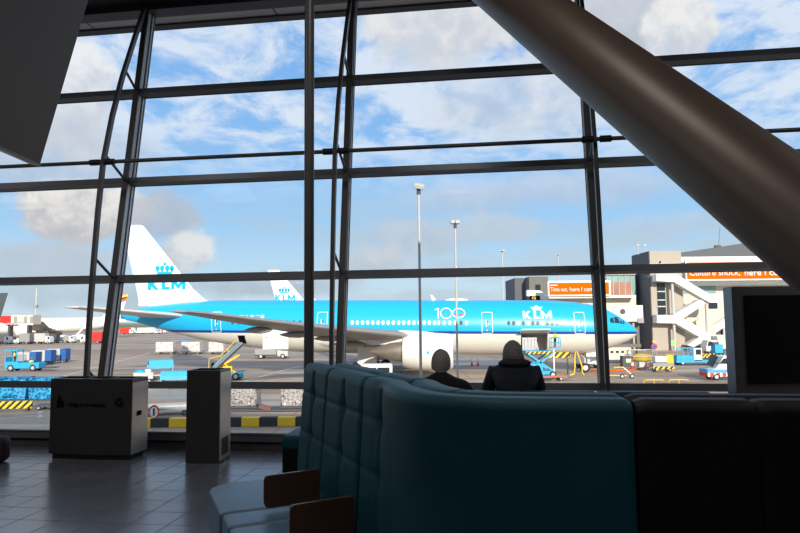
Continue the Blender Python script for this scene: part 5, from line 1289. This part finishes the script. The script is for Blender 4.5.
for i, px in enumerate((478, 484)):
    q = gp(px-6, 366); b = MB(); b.m(RED); b.lathe([(.3, 0), (.3, .05), (.15, .06), (.1, .5)], n=12); b.m(WHITE); b.lathe([(.1, .5), (.06, 1.0)], n=12); o = b.build('traffic_cone', None); tag(o, 'orange and white cone under the jet belly between the two people, '+('left' if i == 0 else 'right')+' one', 'cone', 'cones under the belly', q)

# ================================================================== SKY
wd = bpy.data.worlds.new('sky'); S.world = wd; wd.use_nodes = True
nt = wd.node_tree
for n in list(nt.nodes): nt.nodes.remove(n)
W_ = NT(nt)
tc = W_.n('ShaderNodeTexCoord'); D = W_.vm('NORMALIZE', tc.outputs['Generated']); sp = W_.n('ShaderNodeSeparateXYZ'); nt.links.new(D, sp.inputs[0]); el = sp.outputs[2]
rp = W_.n('ShaderNodeValToRGB'); nt.links.new(el, rp.inputs[0])
st = [(0.0, (.68, .80, .87)), (.06, (.56, .76, .90)), (.14, (.38, .64, .92)), (.28, (.26, .52, .90)), (.5, (.17, .40, .82)), (1, (.09, .25, .62))]
while len(rp.color_ramp.elements) < len(st): rp.color_ramp.elements.new(.5)
for e, (p, c) in zip(rp.color_ramp.elements, st): e.position = p; e.color = c+(1,)
base = rp.outputs[0]
nz = W_.noise(D, 9, 7, .6, .3); nz2 = W_.noise(D, 26, 6, .62, .2)
# high wisps: stretched across a flat cloud layer
dz = W_.math('ADD', W_.math('MAXIMUM', el, 0.0), .12); cv = W_.n('ShaderNodeCombineXYZ')
W_.put(cv.inputs[0], W_.math('DIVIDE', sp.outputs[0], dz)); W_.put(cv.inputs[1], W_.math('MULTIPLY', W_.math('DIVIDE', sp.outputs[1], dz), .8))
wz = W_.noise(cv.outputs[0], 4.6, 9, .64, .35); wl = W_.noise(cv.outputs[0], .55, 3, .5)
wm = W_.math('MULTIPLY', W_.ss(W_.math('ADD', wz, W_.math('MULTIPLY', wl, .5)), .60, .84), W_.ss(el, .16, .30))
col = W_.mix(W_.math('MULTIPLY', wm, .85), base, (.80, .86, .95, 1))
# low streaky bank near the horizon
lb_ = W_.n('ShaderNodeMapping'); lb_.inputs['Scale'].default_value = (3, 3, 16); nt.links.new(D, lb_.inputs[0])
ln_ = W_.noise(lb_.outputs[0], 1.6, 6, .55, .2)
lm = W_.math('MULTIPLY', W_.ss(ln_, .44, .66), W_.math('SUBTRACT', 1.0, W_.ss(el, .10, .22)))
col = W_.mix(W_.math('MULTIPLY', lm, .65), col, (.52, .60, .67, 1))
def cloud(px, py, rx, ry, lit, shade, dens=1.0, soft=.35, amp=.9):
    """cumulus around a direction of the sky"""
    global col
    c = ray(px, py).normalized(); k = c.length
    a = math.atan2(c.x, c.y); Rv = Vector((math.cos(a), -math.sin(a), 0)); Uv = c.cross(Rv)*-1
    if Uv.z < 0: Uv = -Uv
    df = W_.vm('SUBTRACT', D, tuple(c)); u = W_.math('DIVIDE', W_.vm('DOT_PRODUCT', df, tuple(Rv)), rx/640); v = W_.math('DIVIDE', W_.vm('DOT_PRODUCT', df, tuple(Uv)), ry/640)
    r = W_.math('SQRT', W_.math('ADD', W_.math('MULTIPLY', u, u), W_.math('MULTIPLY', v, v)))
    fr = W_.math('GREATER_THAN', W_.vm('DOT_PRODUCT', D, tuple(c)), 0.0)
    q = W_.math('ADD', W_.math('SUBTRACT', 1.0, r), W_.math('MULTIPLY', W_.math('SUBTRACT', W_.math('ADD', W_.math('MULTIPLY', nz, .7), W_.math('MULTIPLY', nz2, .3)), .5), amp*2.4))
    mk = W_.math('MULTIPLY', W_.math('MULTIPLY', W_.ss(q, 0.0, soft), fr), dens)
    sh = W_.ss(W_.math('ADD', W_.math('MULTIPLY', v, .5), W_.math('MULTIPLY', W_.math('SUBTRACT', nz2, .5), 2.2)), -.45, .40)
    cc = W_.mix(sh, shade+(1,), lit+(1,)); col = W_.mix(mk, col, cc)
cr = (.88, .84, .79); gr = (.50, .56, .64); wh = (.88, .89, .92); lg = (.62, .66, .74)
cloud(75, 95, 38, 62, wh, lg, .95, .25, .6); cloud(50, 150, 95, 50, lg, (.50, .58, .70), .7, .5)
cloud(90, 212, 62, 30, cr, (.55, .54, .56), .95, .3); cloud(160, 218, 42, 28, (.50, .54, .62), (.46, .51, .60), .8, .5)
cloud(190, 252, 36, 24, cr, (.58, .60, .66), .8, .45, 1.1); cloud(40, 262, 80, 22, (.55, .60, .68), gr, .7, .5)
cloud(440, 28, 95, 52, (.84, .83, .82), lg, .95, .5); cloud(520, 95, 110, 55, (.76, .79, .86), (.54, .62, .74), .7, .6)
cloud(610, 20, 75, 60, (.62, .64, .70), (.52, .56, .62), .95, .4); cloud(680, 30, 34, 34, (.90, .88, .86), lg, .95, .25, .5)
cloud(560, 190, 190, 22, (.60, .66, .78), (.50, .58, .70), .6, .7); cloud(410, 240, 60, 26, (.62, .64, .68), (.50, .56, .64), .6, .6)
cloud(490, 228, 70, 16, (.62, .66, .72), (.55, .60, .68), .55, .6); cloud(370, 262, 60, 22, (.66, .65, .66), (.50, .56, .62), .7, .5); cloud(270, 285, 130, 18, gr, (.38, .43, .50), .6, .6)
cloud(700, 220, 90, 14, (.60, .66, .75), (.52, .60, .70), .5, .7); cloud(90, 290, 120, 24, (.50, .58, .65), (.42, .50, .58), .6, .6)
col = W_.mix(W_.ss(el, -.02, .0), (.16, .15, .14, 1), col)
bg = W_.n('ShaderNodeBackground'); W_.put(bg.inputs[0], col); bg.inputs[1].default_value = 1.0
ou = W_.n('ShaderNodeOutputWorld'); nt.links.new(bg.outputs[0], ou.inputs[0])
# ================================================================== SUN (behind the terminal, low) and exposure
sd = bpy.data.lights.new('sun', 'SUN'); sd.energy = 5.2; sd.angle = math.radians(.6); sd.color = (1.0, .91, .76)
so = bpy.data.objects.new('sun', sd); COL.objects.link(so)
dv = Vector((-.20, .98, -.37)).normalized(); so.rotation_euler = dv.to_track_quat('-Z', 'Y').to_euler(); so.location = (10, -40, 40)
S.view_settings.view_transform = 'Standard'; S.view_settings.look = 'None'; S.view_settings.gamma = 1; S.view_settings.exposure = 0.0; S.view_settings.use_curve_mapping = False
